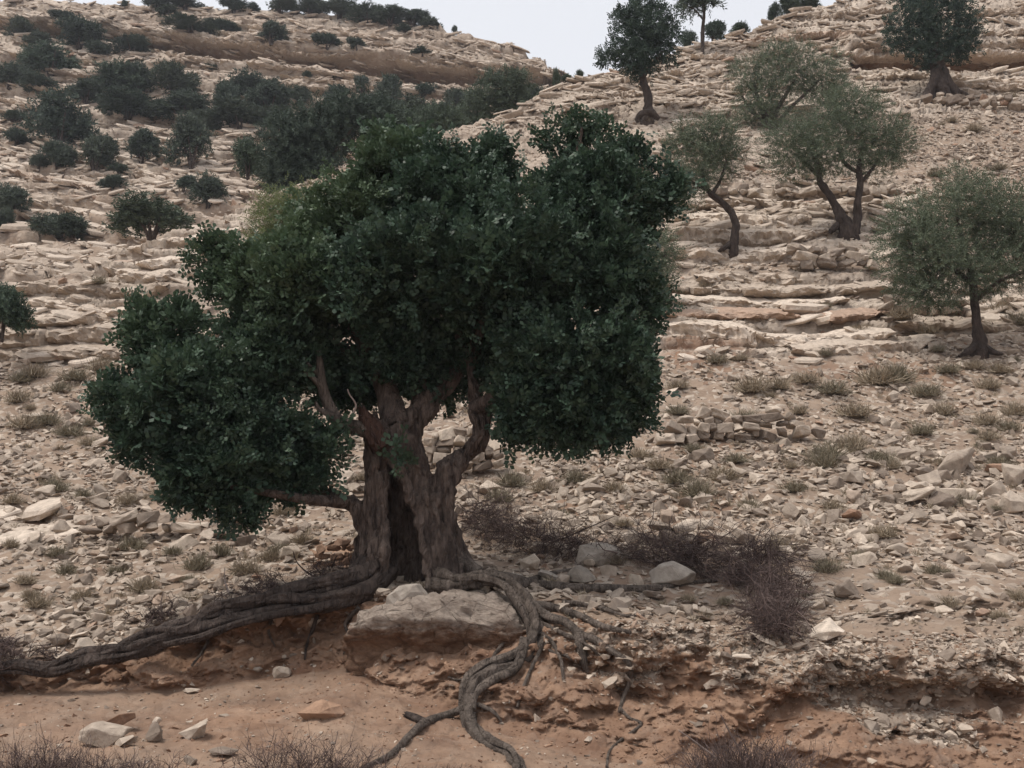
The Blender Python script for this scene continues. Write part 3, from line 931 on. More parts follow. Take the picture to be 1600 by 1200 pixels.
def bed(path, thick, parent, mat='stone_ledge', out=0.2, seed=1, Y=None, joint=0.9, rough=0.14, name='rock_ledge', deep=1.2, rise=0.5, org=(0, 0, 0), step=0.07, Z=None):
    """one bed of rock standing out of the slope; path: photo pixels of its upper front edge"""
    pp = np.array(path, float)
    pts0 = catmull(pp, 40)
    Yv = np.array([depth_at(x, y + thick * .5, ZN if Z is None else Z) for x, y in pts0]) if Y is None else np.full(40, float(Y))
    ker = np.ones(9) / 9
    Yv = np.convolve(np.pad(Yv, 4, 'edge'), ker, 'valid') - out
    W3 = at(pts0[:, 0], pts0[:, 1], Yv)
    Ln = np.linalg.norm(np.diff(W3, axis=0), axis=1).sum()
    n = int(np.clip(Ln / step, 24, 170))
    u = np.linspace(0, 1, n)
    W3 = np.stack([np.interp(u, np.linspace(0, 1, 40), W3[:, i]) for i in range(3)], 1)
    h = thick * Yv.mean() / F
    taper = np.clip(np.minimum(u, 1 - u) * 7, 0.06, 1)[:, None]
    sec = np.array([(-deep, deep * rise), (-deep * .5, deep * rise * .5), (-deep * .2, deep * rise * .16), (-.05, .01), (0, -.03), (.02, -.2 * h), (.03, -.45 * h), (.0, -.7 * h), (-.05, -.86 * h), (-.16, -h), (-.5, -1.05 * h), (-deep, -1.05 * h)])
    V = np.repeat(W3[:, None, :], len(sec), 1)
    V[..., 1] -= sec[None, :, 0]
    V[..., 2] += sec[None, :, 1] * np.where(sec[None, :, 1] < 0, taper, 1)
    s_ = u * Ln
    jn = np.floor(s_ / joint + 1.7 * noise(np.stack([s_ * .6 + seed, 0 * s_, 0 * s_], -1)))
    off = (hash1(jn + seed * 13) - .5)[:, None] * rough * 2.2
    front = np.clip(1 - np.abs(sec[:, 0]) / .5, 0.1, 1)[None, :]
    V[..., 1] += off * front + rough * 1.5 * fbm(V * np.array([2.2, 2.2, 3.0]) + seed, 4, .65) * front
    V[..., 2] += rough * .4 * fbm(V * np.array([1.1, 1.1, 2.0]) + seed + 30, 4, .65) + .3 * off * front
    k = len(sec); i = np.arange(n - 1)[:, None] * k; j = np.arange(k - 1)[None, :]
    Qd = np.stack([i + j, i + j + 1, i + k + j + 1, i + k + j], -1).reshape(-1, 4)
    return link(name, mesh_np(name, V.reshape(-1, 3) - np.asarray(org), Qd, M[mat]), parent)
def layered_rock(px0, px1, py0, py1, Y, label):
    c = at((px0 + px1) / 2, (py0 + py1) / 2, Y)
    W = (px1 - px0) * Y / F; H = (py1 - py0) * Y / F
    bm = bmesh.new()
    bmesh.ops.create_cube(bm, size=2.0)
    bmesh.ops.subdivide_edges(bm, edges=list(bm.edges), cuts=44, use_grid_fill=True)
    co = np.array([v.co[:] for v in bm.verts])
    x, y, z = (co / (np.abs(co) ** 7).sum(1)[:, None] ** (1 / 7)).T
    top = np.interp(x, [-1, -.9, -.65, -.3, .1, .5, .85, 1], [-.05, .3, .62, .8, .86, .95, .75, .35])
    zz = np.where(z > 0, z * top, z)
    over = np.interp(zz, [-1, -.5, -.1, .15, .4, .7, 1], [.05, .12, .14, .02, -.06, .02, .2])      # undercut below, lip above
    V = np.stack([x * W / 2 * (1 - .12 * np.clip(-zz, 0, 1)), y * .45 + np.where(y < 0, over, 0), zz * H / 2], -1)
    N_ = V / np.array([W / 2, .45, H / 2]); N_ /= np.linalg.norm(N_, axis=1)[:, None]
    lay = V[:, 2] / 0.085 + 3.0 * fbm(V * np.array([1.2, 1.2, .6]) + 4, 4)
    saw = (lay - np.floor(lay)) * (0.4 + hash1(np.floor(lay) + 60))
    d = .15 * fbm(V * 1.5 + 2, 4, .55) + .10 * (np.abs(fbm(V * np.array([2.6, 2.6, 5.0]) + 9, 3)) - .2) + .035 * (saw - .4) + .05 * fbm(V * 7, 4, .65)
    V = V + N_ * d[:, None]
    for v, p_ in zip(bm.verts, V):
        v.co = p_
    for f in bm.faces: f.smooth = True
    me = bpy.data.meshes.new('layered_rock'); bm.to_mesh(me); bm.free()
    me.materials.append(M['ledge2'])
    return tag(link('layered_rock', me, loc=tuple(c)), label, 'rock')
layered_rock(550, 818, 922, 1080, 12.2, 'layered limestone block jutting from the bank below the carob trunk')
BEDS = [([(-60, 450), (80, 444), (190, 452), (260, 446)], 16), ([(-60, 476), (60, 470), (180, 482), (250, 476)], 18), ([(40, 500), (140, 494), (220, 505)], 14), ([(-60, 528), (60, 518), (170, 512), (280, 522), (340, 516)], 26),
        ([(-60, 552), (100, 546), (240, 550), (330, 548)], 16), ([(200, 388), (260, 374), (340, 362), (420, 350)], 16), ([(215, 412), (300, 398), (390, 392)], 14), ([(160, 420), (240, 428), (330, 420), (400, 410)], 12),
        ([(1000, 320), (1090, 312), (1170, 318)], 12), ([(1180, 312), (1260, 318), (1380, 314)], 14), ([(1055, 340), (1120, 334), (1210, 338), (1270, 336)], 20), ([(1000, 362), (1080, 356), (1190, 362), (1300, 358)], 24), ([(1000, 396), (1080, 388), (1180, 394), (1240, 388)], 18),
        ([(1090, 432), (1130, 428), (1200, 430), (1260, 436)], 14), ([(1010, 452), (1120, 448), (1240, 452), (1400, 446)], 10), ([(990, 470), (1100, 468), (1220, 474), (1330, 470)], 9), ([(1030, 492), (1160, 488), (1300, 494), (1390, 486)], 10), ([(990, 510), (1080, 506), (1160, 514), (1200, 526)], 24),
        ([(1180, 524), (1260, 530), (1330, 524), (1400, 520)], 14), ([(1240, 546), (1320, 540), (1400, 536), (1460, 530)], 18), ([(1400, 506), (1480, 500), (1560, 506), (1660, 500)], 14), ([(1480, 470), (1560, 464), (1660, 470)], 12),
        ([(1300, 82), (1400, 78), (1500, 80), (1660, 76)], 12), ([(1080, 88), (1180, 80), (1300, 72)], 10), ([(1150, 62), (1260, 52), (1370, 48)], 10), ([(1240, 26), (1320, 18), (1400, 14)], 8), ([(1540, 50), (1660, 44)], 8), ([(1520, 20), (1600, 14), (1680, 18)], 8),
        ([(920, 130), (1000, 118), (1080, 108), (1130, 112)], 12), ([(1050, 136), (1130, 130), (1180, 136)], 14), ([(1040, 160), (1110, 154), (1150, 160)], 10), ([(900, 150), (970, 142), (1000, 146)], 10), ([(1340, 118), (1430, 114), (1560, 122), (1660, 118)], 9), ([(1480, 128), (1580, 132), (1680, 128)], 8), ([(1420, 300), (1520, 304), (1640, 300)], 10), ([(1030, 215), (1060, 212), (1130, 220)], 10)]
for k_, (pth, th) in enumerate(BEDS):
    bed(pth, th, hill, seed=20 + k_, out=0.12 + 0.004 * depth_at(*pth[1]), joint=1.1 + .02 * depth_at(*pth[1]), rough=.15 + .003 * depth_at(*pth[1]), rise=.45, deep=.7)
rock_at(632, 948, 66, 34, 'smooth grey stone lying on the layered block below the hollow trunk', 'stone_grey', 81, 0.7, n=20, Y=11.85, lift=0.45, roll=-0.25)

# long beds of the far hillside
fb = np.random.default_rng(77)
def far_line(x, off):
    return float(np.interp(x, [0, 180, 400, 600, 780, 860], [38, 58, 82, 103, 122, 128])) + off
for off, th in ((-16, 6), (-9, 5), (-26, 4), (-36, 5), (14, 4), (26, 4), (40, 5), (60, 4), (85, 5), (115, 5), (150, 5), (190, 6), (225, 6), (262, 6), (285, 5)):
    x = fb.uniform(-60, 40)
    while x < 860:
        w = fb.uniform(90, 320)
        x1 = min(x + w, 870)
        ys = [far_line(q, off * (1 + .0004 * q)) + fb.normal(0, 2.5) for q in np.linspace(x, x1, 5)]
        ok = min(ys) > max(np.interp([x, x1], fr_x, fr_y)) + 6 and max(ys) < 400 - .33 * max(0, x1 - 130) + 40
        if ok and x1 - x > 50:
            bed(list(zip(np.linspace(x, x1, 5), ys)), th, far, seed=200 + int(x) + off, out=.5, joint=3.0, rough=.45, rise=.4, deep=1.6, Z=ZF, step=.25)
        x = x1 + fb.uniform(10, 120)

# ------------------------------------------------------------------ dry stone walls: every stone a part
wall_protos = {k: [stone_mesh('stone', 300 + i, 0.85, k, 0.05, 0.07, 1, 12, 2) if i % 3 else stone_mesh('stone', 300 + i, 0.85, k, 0.03, 0.05, 1, 18) for i in range(14)] for k in ('stone', 'stone_red')}
def dry_wall(x0, y0, x1, y1, hpx, stone_px, label, mat='stone', ragged=0.3, cat='stone wall', courses=None, group=None, name='dry_stone_wall'):
    """foot line from (x0,y0) to (x1,y1) in photo pixels, hpx tall"""
    g0, g1 = ground(x0, y0), ground(x1, y1)
    Ym = (g0[1] + g1[1]) / 2
    # keep the wall straight on the contour
    g0, g1 = at(x0, y0, Ym * 0.3 + g0[1] * 0.7), at(x1, y1, Ym * 0.3 + g1[1] * 0.7)
    root = thing(name, tuple((g0 + g1) / 2), label, cat, group)
    org = (g0 + g1) / 2
    L = np.linalg.norm(g1 - g0); k = Ym / F
    u = (g1 - g0) / L
    nrm = np.array([u[1], -u[0], 0.0]); nrm /= np.linalg.norm(nrm)   # towards the camera
    s = stone_px * k; H = hpx * k
    z = -0.25 * s; c = 0
    while z < H:
        hc = s * rng.uniform(0.5, 0.8)
        x = -s * rng.random()
        while x < L:
            w = s * rng.uniform(0.5, 1.75)
            top = H * (1 - ragged * (0.5 + fbm(np.array([x * 1.5 + 3, c * 0.1, x0 * 0.1]), 2)) * 1.4)
            edge = min(1.0, 0.35 + 2.2 * min(x + w / 2, L - x - w / 2) / L * 1.2)
            if z + hc * 0.4 < top * max(edge, 0.3):
                o = link('stone', wall_protos[mat][int(rng.integers(14))], root)
                p_ = g0 + u * (x + w / 2) + np.array([0, 0, z + hc / 2 + rng.normal(0, .14) * hc]) + nrm * 0.22 - nrm * (z * 0.12 + rng.uniform(-0.22, 0.18) * s) - org
                ang = math.atan2(u[1], u[0])
                o.matrix_local = (Matrix.Translation(Vector(p_)) @ Matrix.Rotation(ang + rng.normal(0, 0.3), 4, 'Z')
                                  @ Matrix.Rotation(rng.normal(0, 0.2), 4, 'Y') @ Matrix.Rotation(rng.normal(0, 0.2), 4, 'X') @ Matrix.Rotation(float(rng.choice([0, math.pi])), 4, 'Z')
                                  @ Matrix.Diagonal((w * 1.08, s * 1.3, hc * rng.uniform(1.0, 1.6), 1)))
            x += w * 0.94
        z += hc * 0.92; c += 1
    return root
dry_wall(1226, 418, 1366, 416, 34, 20, 'curved dry stone wall just below the two-stemmed olive tree', ragged=0.25)
dry_wall(1378, 488, 1512, 492, 32, 18, 'dry stone wall at the upper edge of the rock slab by the straight-stemmed olive')
dry_wall(1030, 690, 1262, 678, 44, 20, 'dry stone wall in the scree beside the lower right carob branches', ragged=0.22)
dry_wall(652, 732, 770, 728, 66, 19, 'dry stone wall seen through the fork of the carob trunk', ragged=0.1)
dry_wall(496, 882, 572, 876, 38, 17, 'small reddish dry stone wall beside the foot of the carob trunk', 'stone_red', 0.2)
dry_wall(140, 830, 292, 826, 30, 24, 'low tumbled stone wall under the drooping branch tips', ragged=0.5)
dry_wall(1120, 306, 1400, 304, 18, 16, 'single low line of stones behind the two-stemmed olive tree', ragged=0.6)
dry_wall(985, 846, 1150, 842, 34, 26, 'low wall of squared blocks behind the dead brush', ragged=0.4)
dry_wall(1390, 782, 1470, 778, 30, 26, 'short row of stacked blocks in the middle of the scree', ragged=0.2)
dry_wall(1440, 160, 1600, 170, 18, 13, 'tumbled stone wall below the gnarled tree by the red recess', ragged=0.5)
dry_wall(1050, 240, 1140, 250, 24, 15, 'rough stone wall beneath the trunk of the leaning tree', ragged=0.4)

# ------------------------------------------------------------------ loose bedrock slabs on the ledges: pieces of the hillside
def slab_arrays(seed):
    """thin bed of rock: irregular outline, flat top, broken edge"""
    r = np.random.default_rng(seed)
    k = int(r.integers(5, 8))
    a_ = np.sort(r.uniform(0, 2 * np.pi, k)) * 0.3 + np.linspace(0, 2 * np.pi, k, endpoint=False) * 0.7
    rad = r.uniform(0.75, 1.1, k)
    pl = np.stack([np.cos(a_) * rad * 0.5, np.sin(a_) * rad * 0.28], 1)
    top = np.concatenate([pl * r.uniform(0.86, 0.98, (k, 1)), 0.5 + r.normal(0, .05, (k, 1))], 1)
    mid = np.concatenate([pl, r.uniform(-.1, .35, (k, 1))], 1)
    bot = np.concatenate([pl * r.uniform(0.6, 0.9, (k, 1)), np.full((k, 1), -0.5)], 1)
    V = np.concatenate([top, mid, bot]); j = np.arange(k); n = (j + 1) % k
    q = np.concatenate([np.stack([k + j, k + n, n, j], 1), np.stack([2 * k + j, 2 * k + n, k + n, k + j], 1)])
    tri = np.concatenate([q[:, [0, 1, 2]], q[:, [0, 2, 3]], np.stack([np.zeros(k - 2, int), j[1:-1], j[2:]], 1)])
    return V, tri
slabs = [slab_arrays(500 + i) for i in range(14)]
slab_me = [mesh_np('rock_slab', V, T_, M['stone_ledge']) for V, T_ in slabs]
def lay_slabs(pos, nor, W, H, name, host, solo_n, dipf=0.55):
    hz = nor * np.array([1, 1, 0]); hz /= np.linalg.norm(hz, axis=1)[:, None] + 1e-6
    ang = np.arctan2(hz[:, 1], hz[:, 0]) + np.pi / 2 + rng.normal(0, 0.22, len(pos))
    ang = np.where(np.cos(ang) < 0, ang + np.pi, ang)
    ang = np.clip(ang, -0.6, 0.6) if host is not None else ang
    pos = pos + hz * (W * 0.06)[:, None]
    which = rng.integers(0, len(slabs), len(pos))
    tx_, ty_ = rng.normal(0, .06, len(pos)), rng.normal(0, .06, len(pos)) + dipf
    by = np.argsort(-W); big = set(by[:solo_n].tolist())
    sp = Soup()
    for k, (V, T_) in enumerate(slabs):
        s_ = np.array([i for i in np.nonzero(which == k)[0] if i not in big])
        if not len(s_): continue
        L = V[None] * np.stack([W[s_], W[s_], H[s_]], 1)[:, None, :]
        L[..., 2] += L[..., 0] * tx_[s_][:, None] + L[..., 1] * ty_[s_][:, None]
        c_, n_ = np.cos(ang[s_])[:, None], np.sin(ang[s_])[:, None]
        X_ = L[..., 0] * c_ - L[..., 1] * n_; Y_ = L[..., 0] * n_ + L[..., 1] * c_
        Wd = np.stack([X_, Y_, L[..., 2]], -1) + pos[s_][:, None, :]
        sp.add(Wd.reshape(-1, 3), (T_[None] + (np.arange(len(s_)) * len(V))[:, None, None]).reshape(-1, 3))
    for i in big:
        o = link('rock_slab', slab_me[which[i]], host)
        o.matrix_world = Matrix.Translation(Vector(pos[i])) @ Matrix.Rotation(float(ang[i]), 4, 'Z') @ Matrix.Rotation(float(-tx_[i]), 4, 'Y') @ Matrix.Rotation(math.atan(float(ty_[i])), 4, 'X') @ Matrix.Diagonal((W[i], W[i], H[i], 1))
    o = tag(link(name, sp.mesh(name, M['stone_ledge']), host), kind='stuff')
free = 1.0
for bx_, by_ in ((1528, 552), (1325, 362), (1150, 388), (1205, 196), (1010, 188), (1470, 152)):
    free = free * np.where((np.abs(cx - bx_) < 42) & (cy - by_ > -25) & (cy - by_ < 45), 0.0, 1.0)
keep_c = np.where((cx > 360) & (cx < 980) & (cy > 200), 0.08, 1.0)
ps, ns = pick(AR * inview * np.where(seg == 3, oc ** 1.3, 0) / np.maximum(C4[..., 1], 10) * keep_c * free * np.where((cx > 985) & (cx < 1440) & (cy > 428) & (cy < 556), .12, 1) * np.where((cx > 1150) & (cy < 240), .45, 1) * np.where((cx < 430) & (cy < 475), .1, 1), 2700)
Ws = np.clip(0.5 * np.exp(rng.normal(0, .55, len(ps))) * (0.6 + ps[:, 1] / 60), .15, 1.5)
Hs = np.clip(Ws * rng.uniform(.07, .2, len(ps)), .035, .26)
lay_slabs(ps, ns, Ws, Hs, 'rock_beds', hill, 260)
# the far hillside: beds and loose stones
AF = FP[:nf]
CF = (AF[:-1, :-1] + AF[1:, :-1] + AF[:-1, 1:] + AF[1:, 1:]) / 4
NF = np.cross(AF[:-1, 1:] - AF[:-1, :-1], AF[1:, :-1] - AF[:-1, :-1]); ARF = np.linalg.norm(NF, axis=2); NF = NF / (ARF[..., None] + 1e-9)
NF[NF[..., 2] < 0] *= -1
fx, fy_, _ = project(CF)
vis = (fx > -60) & (fx < 900) & (fy_ > -30) & (fy_ < 470)
bandc = band[:nf][:-1, :-1]
def pick_far(d, n):
    p = (d / d.sum()).ravel(); k = rng.choice(p.size, n, p=p); r, c = np.unravel_index(k, d.shape)
    return CF[r, c] + rng.normal(0, .15, (n, 3)), NF[r, c]
ps, ns = pick_far(ARF * vis * (1 - bandc) * (0.25 + 0.75 * (fy_ < 300)) / CF[..., 1], 9000)
Ws = np.clip(0.85 * np.exp(rng.normal(0, .6, len(ps))), .3, 2.6); Hs = np.clip(Ws * rng.uniform(.08, .2, len(ps)), .08, .45)
lay_slabs(ps, ns, Ws, Hs, 'rock_beds', far, 100)
ps, ns = pick_far(ARF * vis * (1 - bandc) / CF[..., 1], 12000)
sp = Soup()
wh = rng.integers(0, len(small), len(ps))
for k, (V, Fc) in enumerate(small):
    s_ = np.nonzero(wh == k)[0]
    R = frames(ns[s_] + rng.normal(0, .3, (len(s_), 3)))
    sc = (0.26 * np.exp(rng.normal(0, .45, len(s_))))[:, None, None] * rng.uniform(.7, 1.3, (len(s_), 1, 3))
    W_ = np.einsum('nij,nvj->nvi', R, V[None] * sc) + ps[s_][:, None, :]
    sp.add(W_.reshape(-1, 3), (Fc[None] + (np.arange(len(s_)) * len(V))[:, None, None]).reshape(-1, 3))
tag(link('far_scree', sp.mesh('far_scree', M['stone'])), 'loose stones strewn over the far hillside', 'scree', kind='stuff')

# ------------------------------------------------------------------ foliage
def sprig_carob(seed=0, pairs=4):
    """pinnate leaf: pairs of rounded leaflets on a curved stalk"""
    r = np.random.default_rng(seed); L = []
    for i in range(pairs):
        s_ = 0.03 + 0.028 * i
        for sd in (-1, 1):
            b0 = np.array([0, -2.0 * s_ * s_, s_])
            out = np.array([sd * 0.8, r.normal(0, .3), r.uniform(.2, .7)]); out /= np.linalg.norm(out)
            ln, wd = r.uniform(.036, .05), r.uniform(.014, .019)
            side = np.cross(out, np.array([r.normal(0, .3), 1.0, r.normal(0, .3)])); side /= np.linalg.norm(side)
            mid = b0 + out * ln * 0.6
            L.append([b0, mid + side * wd, b0 + out * ln, mid - side * wd])
    return np.array(L)
def sprig_olive(n=16, Ls=0.34, ll=0.075, lw=0.0095, seed=1):
    r = np.random.default_rng(seed); L = []
    for i in range(n):
        s = Ls * (0.1 + 0.9 * i / n)
        ph = i * 2.4 + r.random()
        out = np.array([math.cos(ph) * 0.75, math.sin(ph) * 0.75, 0.65]); out /= np.linalg.norm(out)
        b0 = np.array([0, 0, s])
        side = np.cross(out, [0, 0, 1.0]); side /= np.linalg.norm(side)
        l_ = ll * r.uniform(0.7, 1.2)
        L.append([b0, b0 + out * l_ * .5 + side * lw, b0 + out * l_, b0 + out * l_ * .5 - side * lw])
    return np.array(L)

def leaf_soup(protos, Pn, D, scale):
    """put a sprig of leaves at each point, pointing along D"""
    out = []
    k = np.sort(rng.integers(0, len(protos), len(Pn)))
    for j, pr in enumerate(protos):
        s = k == j
        if not s.any(): continue
        R = frames(D[s])
        V = np.einsum('nij,nlvj->nlvi', R, pr[None] * scale[s][:, None, None, None]) + Pn[s][:, None, None, :]
        out.append(V.reshape(-1, 4, 3))
    V = np.concatenate(out)
    return V.reshape(-1, 3), np.arange(len(V) * 4).reshape(-1, 4)

def scatter_lobe(c, r, n, shell=0.45, hole=0.0, freq=1.6, low=-1.0):
    """points in a lumpy ellipsoid, denser toward its skin, with gaps"""
    m = int(n * 3.4)
    d = rand_dirs(m)
    rad = rng.random(m) ** shell
    bump = 1 + 0.55 * fbm(d * 1.7 + c * 0.7, 3)
    p_ = c + d * r * (rad * bump)[:, None]
    keep = (fbm(p_ * freq + 5, 2) > (-0.28 + hole + 0.42 * (rad - 0.6))) & (d[:, 2] > low)
    p_, d = p_[keep][:n], d[keep][:n]
    return p_, d

# ------------------------------------------------------------------ the old carob tree
TY = 13.0
def tp(px, py, dy=0.0):
    return at(px, py, TY + dy)
def tr(rpx):
    return rpx * TY / F
tree_o = tp(640, 918)
carob = thing('carob_tree', tuple(tree_o), 'old spreading carob tree with hollow split trunk on the earth bank', 'tree')
strands = [
    # left column and its second ribs
    [(540, 925, -.1, 26), (563, 898, -.1, 27), (579, 868, -.05, 25), (584, 830, 0, 25), (584, 790, 0, 26), (590, 740, .05, 27), (590, 700, .05, 28), (584, 665, 0, 24), (578, 645, 0, 16)],
    [(578, 918, -.25, 20), (596, 882, -.25, 16), (599, 840, -.2, 15), (594, 790, -.12, 16), (596, 740, -.05, 18)],
    [(558, 905, .25, 22), (572, 860, .3, 22), (580, 800, .3, 22), (592, 740, .25, 26)],
    [(585, 852, .0, 26), (570, 812, .02, 23), (552, 790, .02, 18), (520, 775, .02, 15), (478, 768, .1, 13), (410, 742, .2, 10), (360, 700, .3, 8)],
    # right column
    [(692, 930, -.15, 30), (689, 885, -.15, 24), (678, 835, -.12, 24), (665, 785, -.08, 26), (646, 735, -.02, 34), (630, 695, .0, 33), (618, 665, .02, 27)],
    [(714, 930, .0, 28), (706, 880, 0, 23), (696, 820, 0, 22), (690, 775, 0, 23), (698, 742, .03, 27), (722, 716, .08, 25), (742, 694, .1, 22), (752, 670, .12, 19), (746, 640, .15, 16), (739, 600, .2, 14), (735, 565, .2, 12), (727, 538, .25, 11), (705, 480, .3, 9)],
    [(645, 742, .1, 32), (634, 695, .12, 32), (642, 662, .18, 28), (664, 638, .25, 24), (694, 606, .35, 20), (740, 540, .4, 15), (790, 450, .5, 10)],
    [(648, 742, -.08, 28), (614, 704, -.1, 27), (590, 676, -.1, 24), (574, 658, -.1, 18), (566, 644, -.1, 9)],
    # ribs seen on the right column, buttresses
    [(676, 925, -.28, 15), (672, 880, -.27, 11), (660, 830, -.24, 10), (645, 780, -.22, 11), (625, 735, -.2, 12), (608, 704, -.18, 12)],
    [(708, 800, -.05, 14), (704, 850, -.1, 14), (714, 890, -.14, 15), (740, 918, -.15, 14)],
    [(694, 770, .1, 18), (708, 835, .12, 15), (734, 885, .1, 14), (775, 915, .08, 12), (820, 932, .05, 9)],
    [(742, 690, .02, 12), (714, 740, -.06, 12), (702, 790, -.08, 12), (702, 840, -.08, 11)],
    # twisting ribs that stand out of the bark
    [(618, 690, -.12, 10), (640, 735, -.14, 11), (668, 780, -.16, 10), (688, 830, -.18, 10), (696, 880, -.22, 11), (690, 920, -.28, 13)],
    [(728, 708, .0, 9), (704, 748, -.08, 9), (680, 790, -.12, 8), (668, 840, -.2, 8), (668, 900, -.28, 9)],
    [(596, 690, -.1, 9), (582, 740, -.12, 9), (574, 790, -.12, 9), (584, 840, -.18, 9), (572, 890, -.25, 10), (540, 918, -.3, 10)],
    [(736, 640, .05, 8), (746, 680, .02, 8), (722, 722, -.02, 9), (700, 770, -.06, 8)],
    # back wall of the hollow
    [(640, 945, .75, 55), (640, 860, .72, 48), (638, 790, .6, 42), (632, 730, .4, 36)],
]
sp = Soup()
for k, st in enumerate(strands):
    Pp = np.array([tp(x, y, d) for x, y, d, r in st]); Rr = [tr(r * (.7 if k != len(strands) - 1 else .95)) for *_, r in st]
    sp.add(*tube(Pp, Rr, n=12 * len(st), seg=22, rough=0.14, flute=0.4, seed=k + 1))
tm = sp.mesh('trunk', M['bark'])
tmp = link('trunk_raw', tm)
rm = tmp.modifiers.new('r', 'REMESH'); rm.mode = 'VOXEL'; rm.voxel_size = 0.015
smo = tmp.modifiers.new('s', 'SMOOTH'); smo.iterations = 2; smo.factor = 0.5
dg = bpy.context.evaluated_depsgraph_get()
ev = tmp.evaluated_get(dg)
me = bpy.data.meshes.new_from_object(ev)
bpy.data.objects.remove(tmp)
co = np.empty(len(me.vertices) * 3, np.float32); me.vertices.foreach_get('co', co); co = co.reshape(-1, 3).astype(float)
no = np.empty(len(me.vertices) * 3, np.float32); me.vertices.foreach_get('normal', no); no = no.reshape(-1, 3)
g = np.stack([co[:, 0] + 0.25 * noise(co * 1.3), co[:, 1], co[:, 2] * 0.22], -1)
d = 0.12 * (np.abs(fbm(g * 5.2, 3)) - 0.2) + 0.05 * fbm(co * 2.6 + 3, 3) + 0.036 * fbm(g * 14, 3, .6)
co = co + no * d[:, None]
me.vertices.foreach_set('co', (co - tree_o).astype(np.float32).ravel())
me.polygons.foreach_set('use_smooth', np.ones(len(me.polygons), bool))
me.materials.clear(); me.materials.append(M['bark']); me.update()
trunk = link('trunk', me, carob)

def limb(name, st, mat, parent, seg=12, flute=0.15, rough=0.08, jag=0.0, org=None, label=None, n=None):
    Pp = np.array([at(x, y, Y) for x, y, Y, r in st]); Rr = [r * Y / F for x, y, Y, r in st]
    seg = int(seg * 1.5) if seg >= 12 else seg
    if name == 'root': Rr = [r_ * .72 for r_ in Rr]
    V, Fc = tube(Pp, Rr, n=n or 8 * len(st), seg=seg, flute=flute, rough=rough, seed=len(bpy.data.objects) % 97, jag=jag)
    o_ = np.asarray(tree_o if org is None else org)
    sp = Soup(); sp.add(V - o_, Fc)
    o = link(name, sp.mesh(name, M[mat], True), parent)
    if label: o['label'] = label
    return o
T0 = TY
def twisted(st, mat, strands=3, spread=.55, turns=5.0, label=None, n=150, thin=.62):
    """a root grown of several strands that wind round each other"""
    A_ = catmull(np.array([[*at(x, y, Y), r * Y / F] for x, y, Y, r in st]), 48)
    T_ = np.gradient(A_[:, :3], axis=0); T_ /= np.linalg.norm(T_, axis=1)[:, None]
    S_ = np.cross(T_, [0, -.8, .6]); S_ /= np.linalg.norm(S_, axis=1)[:, None] + 1e-6
    B_ = np.cross(T_, S_)
    L_ = np.concatenate([[0], np.cumsum(np.linalg.norm(np.diff(A_[:, :3], axis=0), axis=1))])
    for k in range(strands):
        sd = rng.uniform(0, 50)
        ph = 2 * np.pi * k / strands + L_ * turns * .35 + 1.6 * noise(np.stack([L_ * .9 + sd, 0 * L_, 0 * L_], -1))
        rr = A_[:, 3] * spread * (1 + .5 * noise(np.stack([L_ * 1.4 + sd, 0 * L_ + 3, 0 * L_], -1)))
        Pk = A_[:, :3] + (np.cos(ph) * rr)[:, None] * S_ + (np.sin(ph) * rr * .7)[:, None] * B_
        Rk = A_[:, 3] * thin * (1 + .55 * noise(np.stack([L_ * 2.2 + sd, 0 * L_ + 9, 0 * L_], -1))) * (1 - .12 * k)
        V, Fc = tube(Pk, Rk, n=n, seg=16, flute=.5, rough=.22, seed=int(sd) + k)
        sp = Soup(); sp.add(V - tree_o, Fc)
        o = link('root', sp.mesh('root', M[mat], True), carob)
        if label: o['label'] = label
    return o
# torn stub and dead branch
limb('broken_stub', [(600, 700, T0 - .22, 17), (585, 676, T0 - .24, 16), (574, 658, T0 - .24, 12), (566, 640, T0 - .24, 6)], 'bark_red', carob, jag=0.12, flute=0.5, label='torn reddish stub of a broken limb')
db = limb('dead_branch', [(590, 675, T0 - .2, 13), (556, 668, T0 - .25, 12), (530, 660, T0 - .3, 11), (514, 634, T0 - .3, 9), (504, 604, T0 - .33, 8), (500, 570, T0 - .35, 6), (497, 548, T0 - .35, 3)], 'root', carob, label='bare greyish dead branch')
limb('side_branch', [(538, 666, T0 - .3, 8), (520, 650, T0 - .4, 7), (500, 640, T0 - .42, 4), (493, 628, T0 - .42, 2)], 'root', db)
limb('side_branch', [(504, 608, T0 - .33, 5), (490, 592, T0 - .4, 4), (474, 580, T0 - .42, 2)], 'root', db)
limb('side_branch', [(502, 590, T0 - .33, 4), (488, 576, T0 - .36, 3), (476, 562, T0 - .38, 1.5)], 'root', db)
limb('twig', [(540, 664, T0 - .35, 3), (552, 645, T0 - .4, 2.2), (556, 632, T0 - .4, 1.6), (546, 616, T0 - .4, 1.2), (543, 608, T0 - .4, 1)], 'brush_pale', db, seg=6)
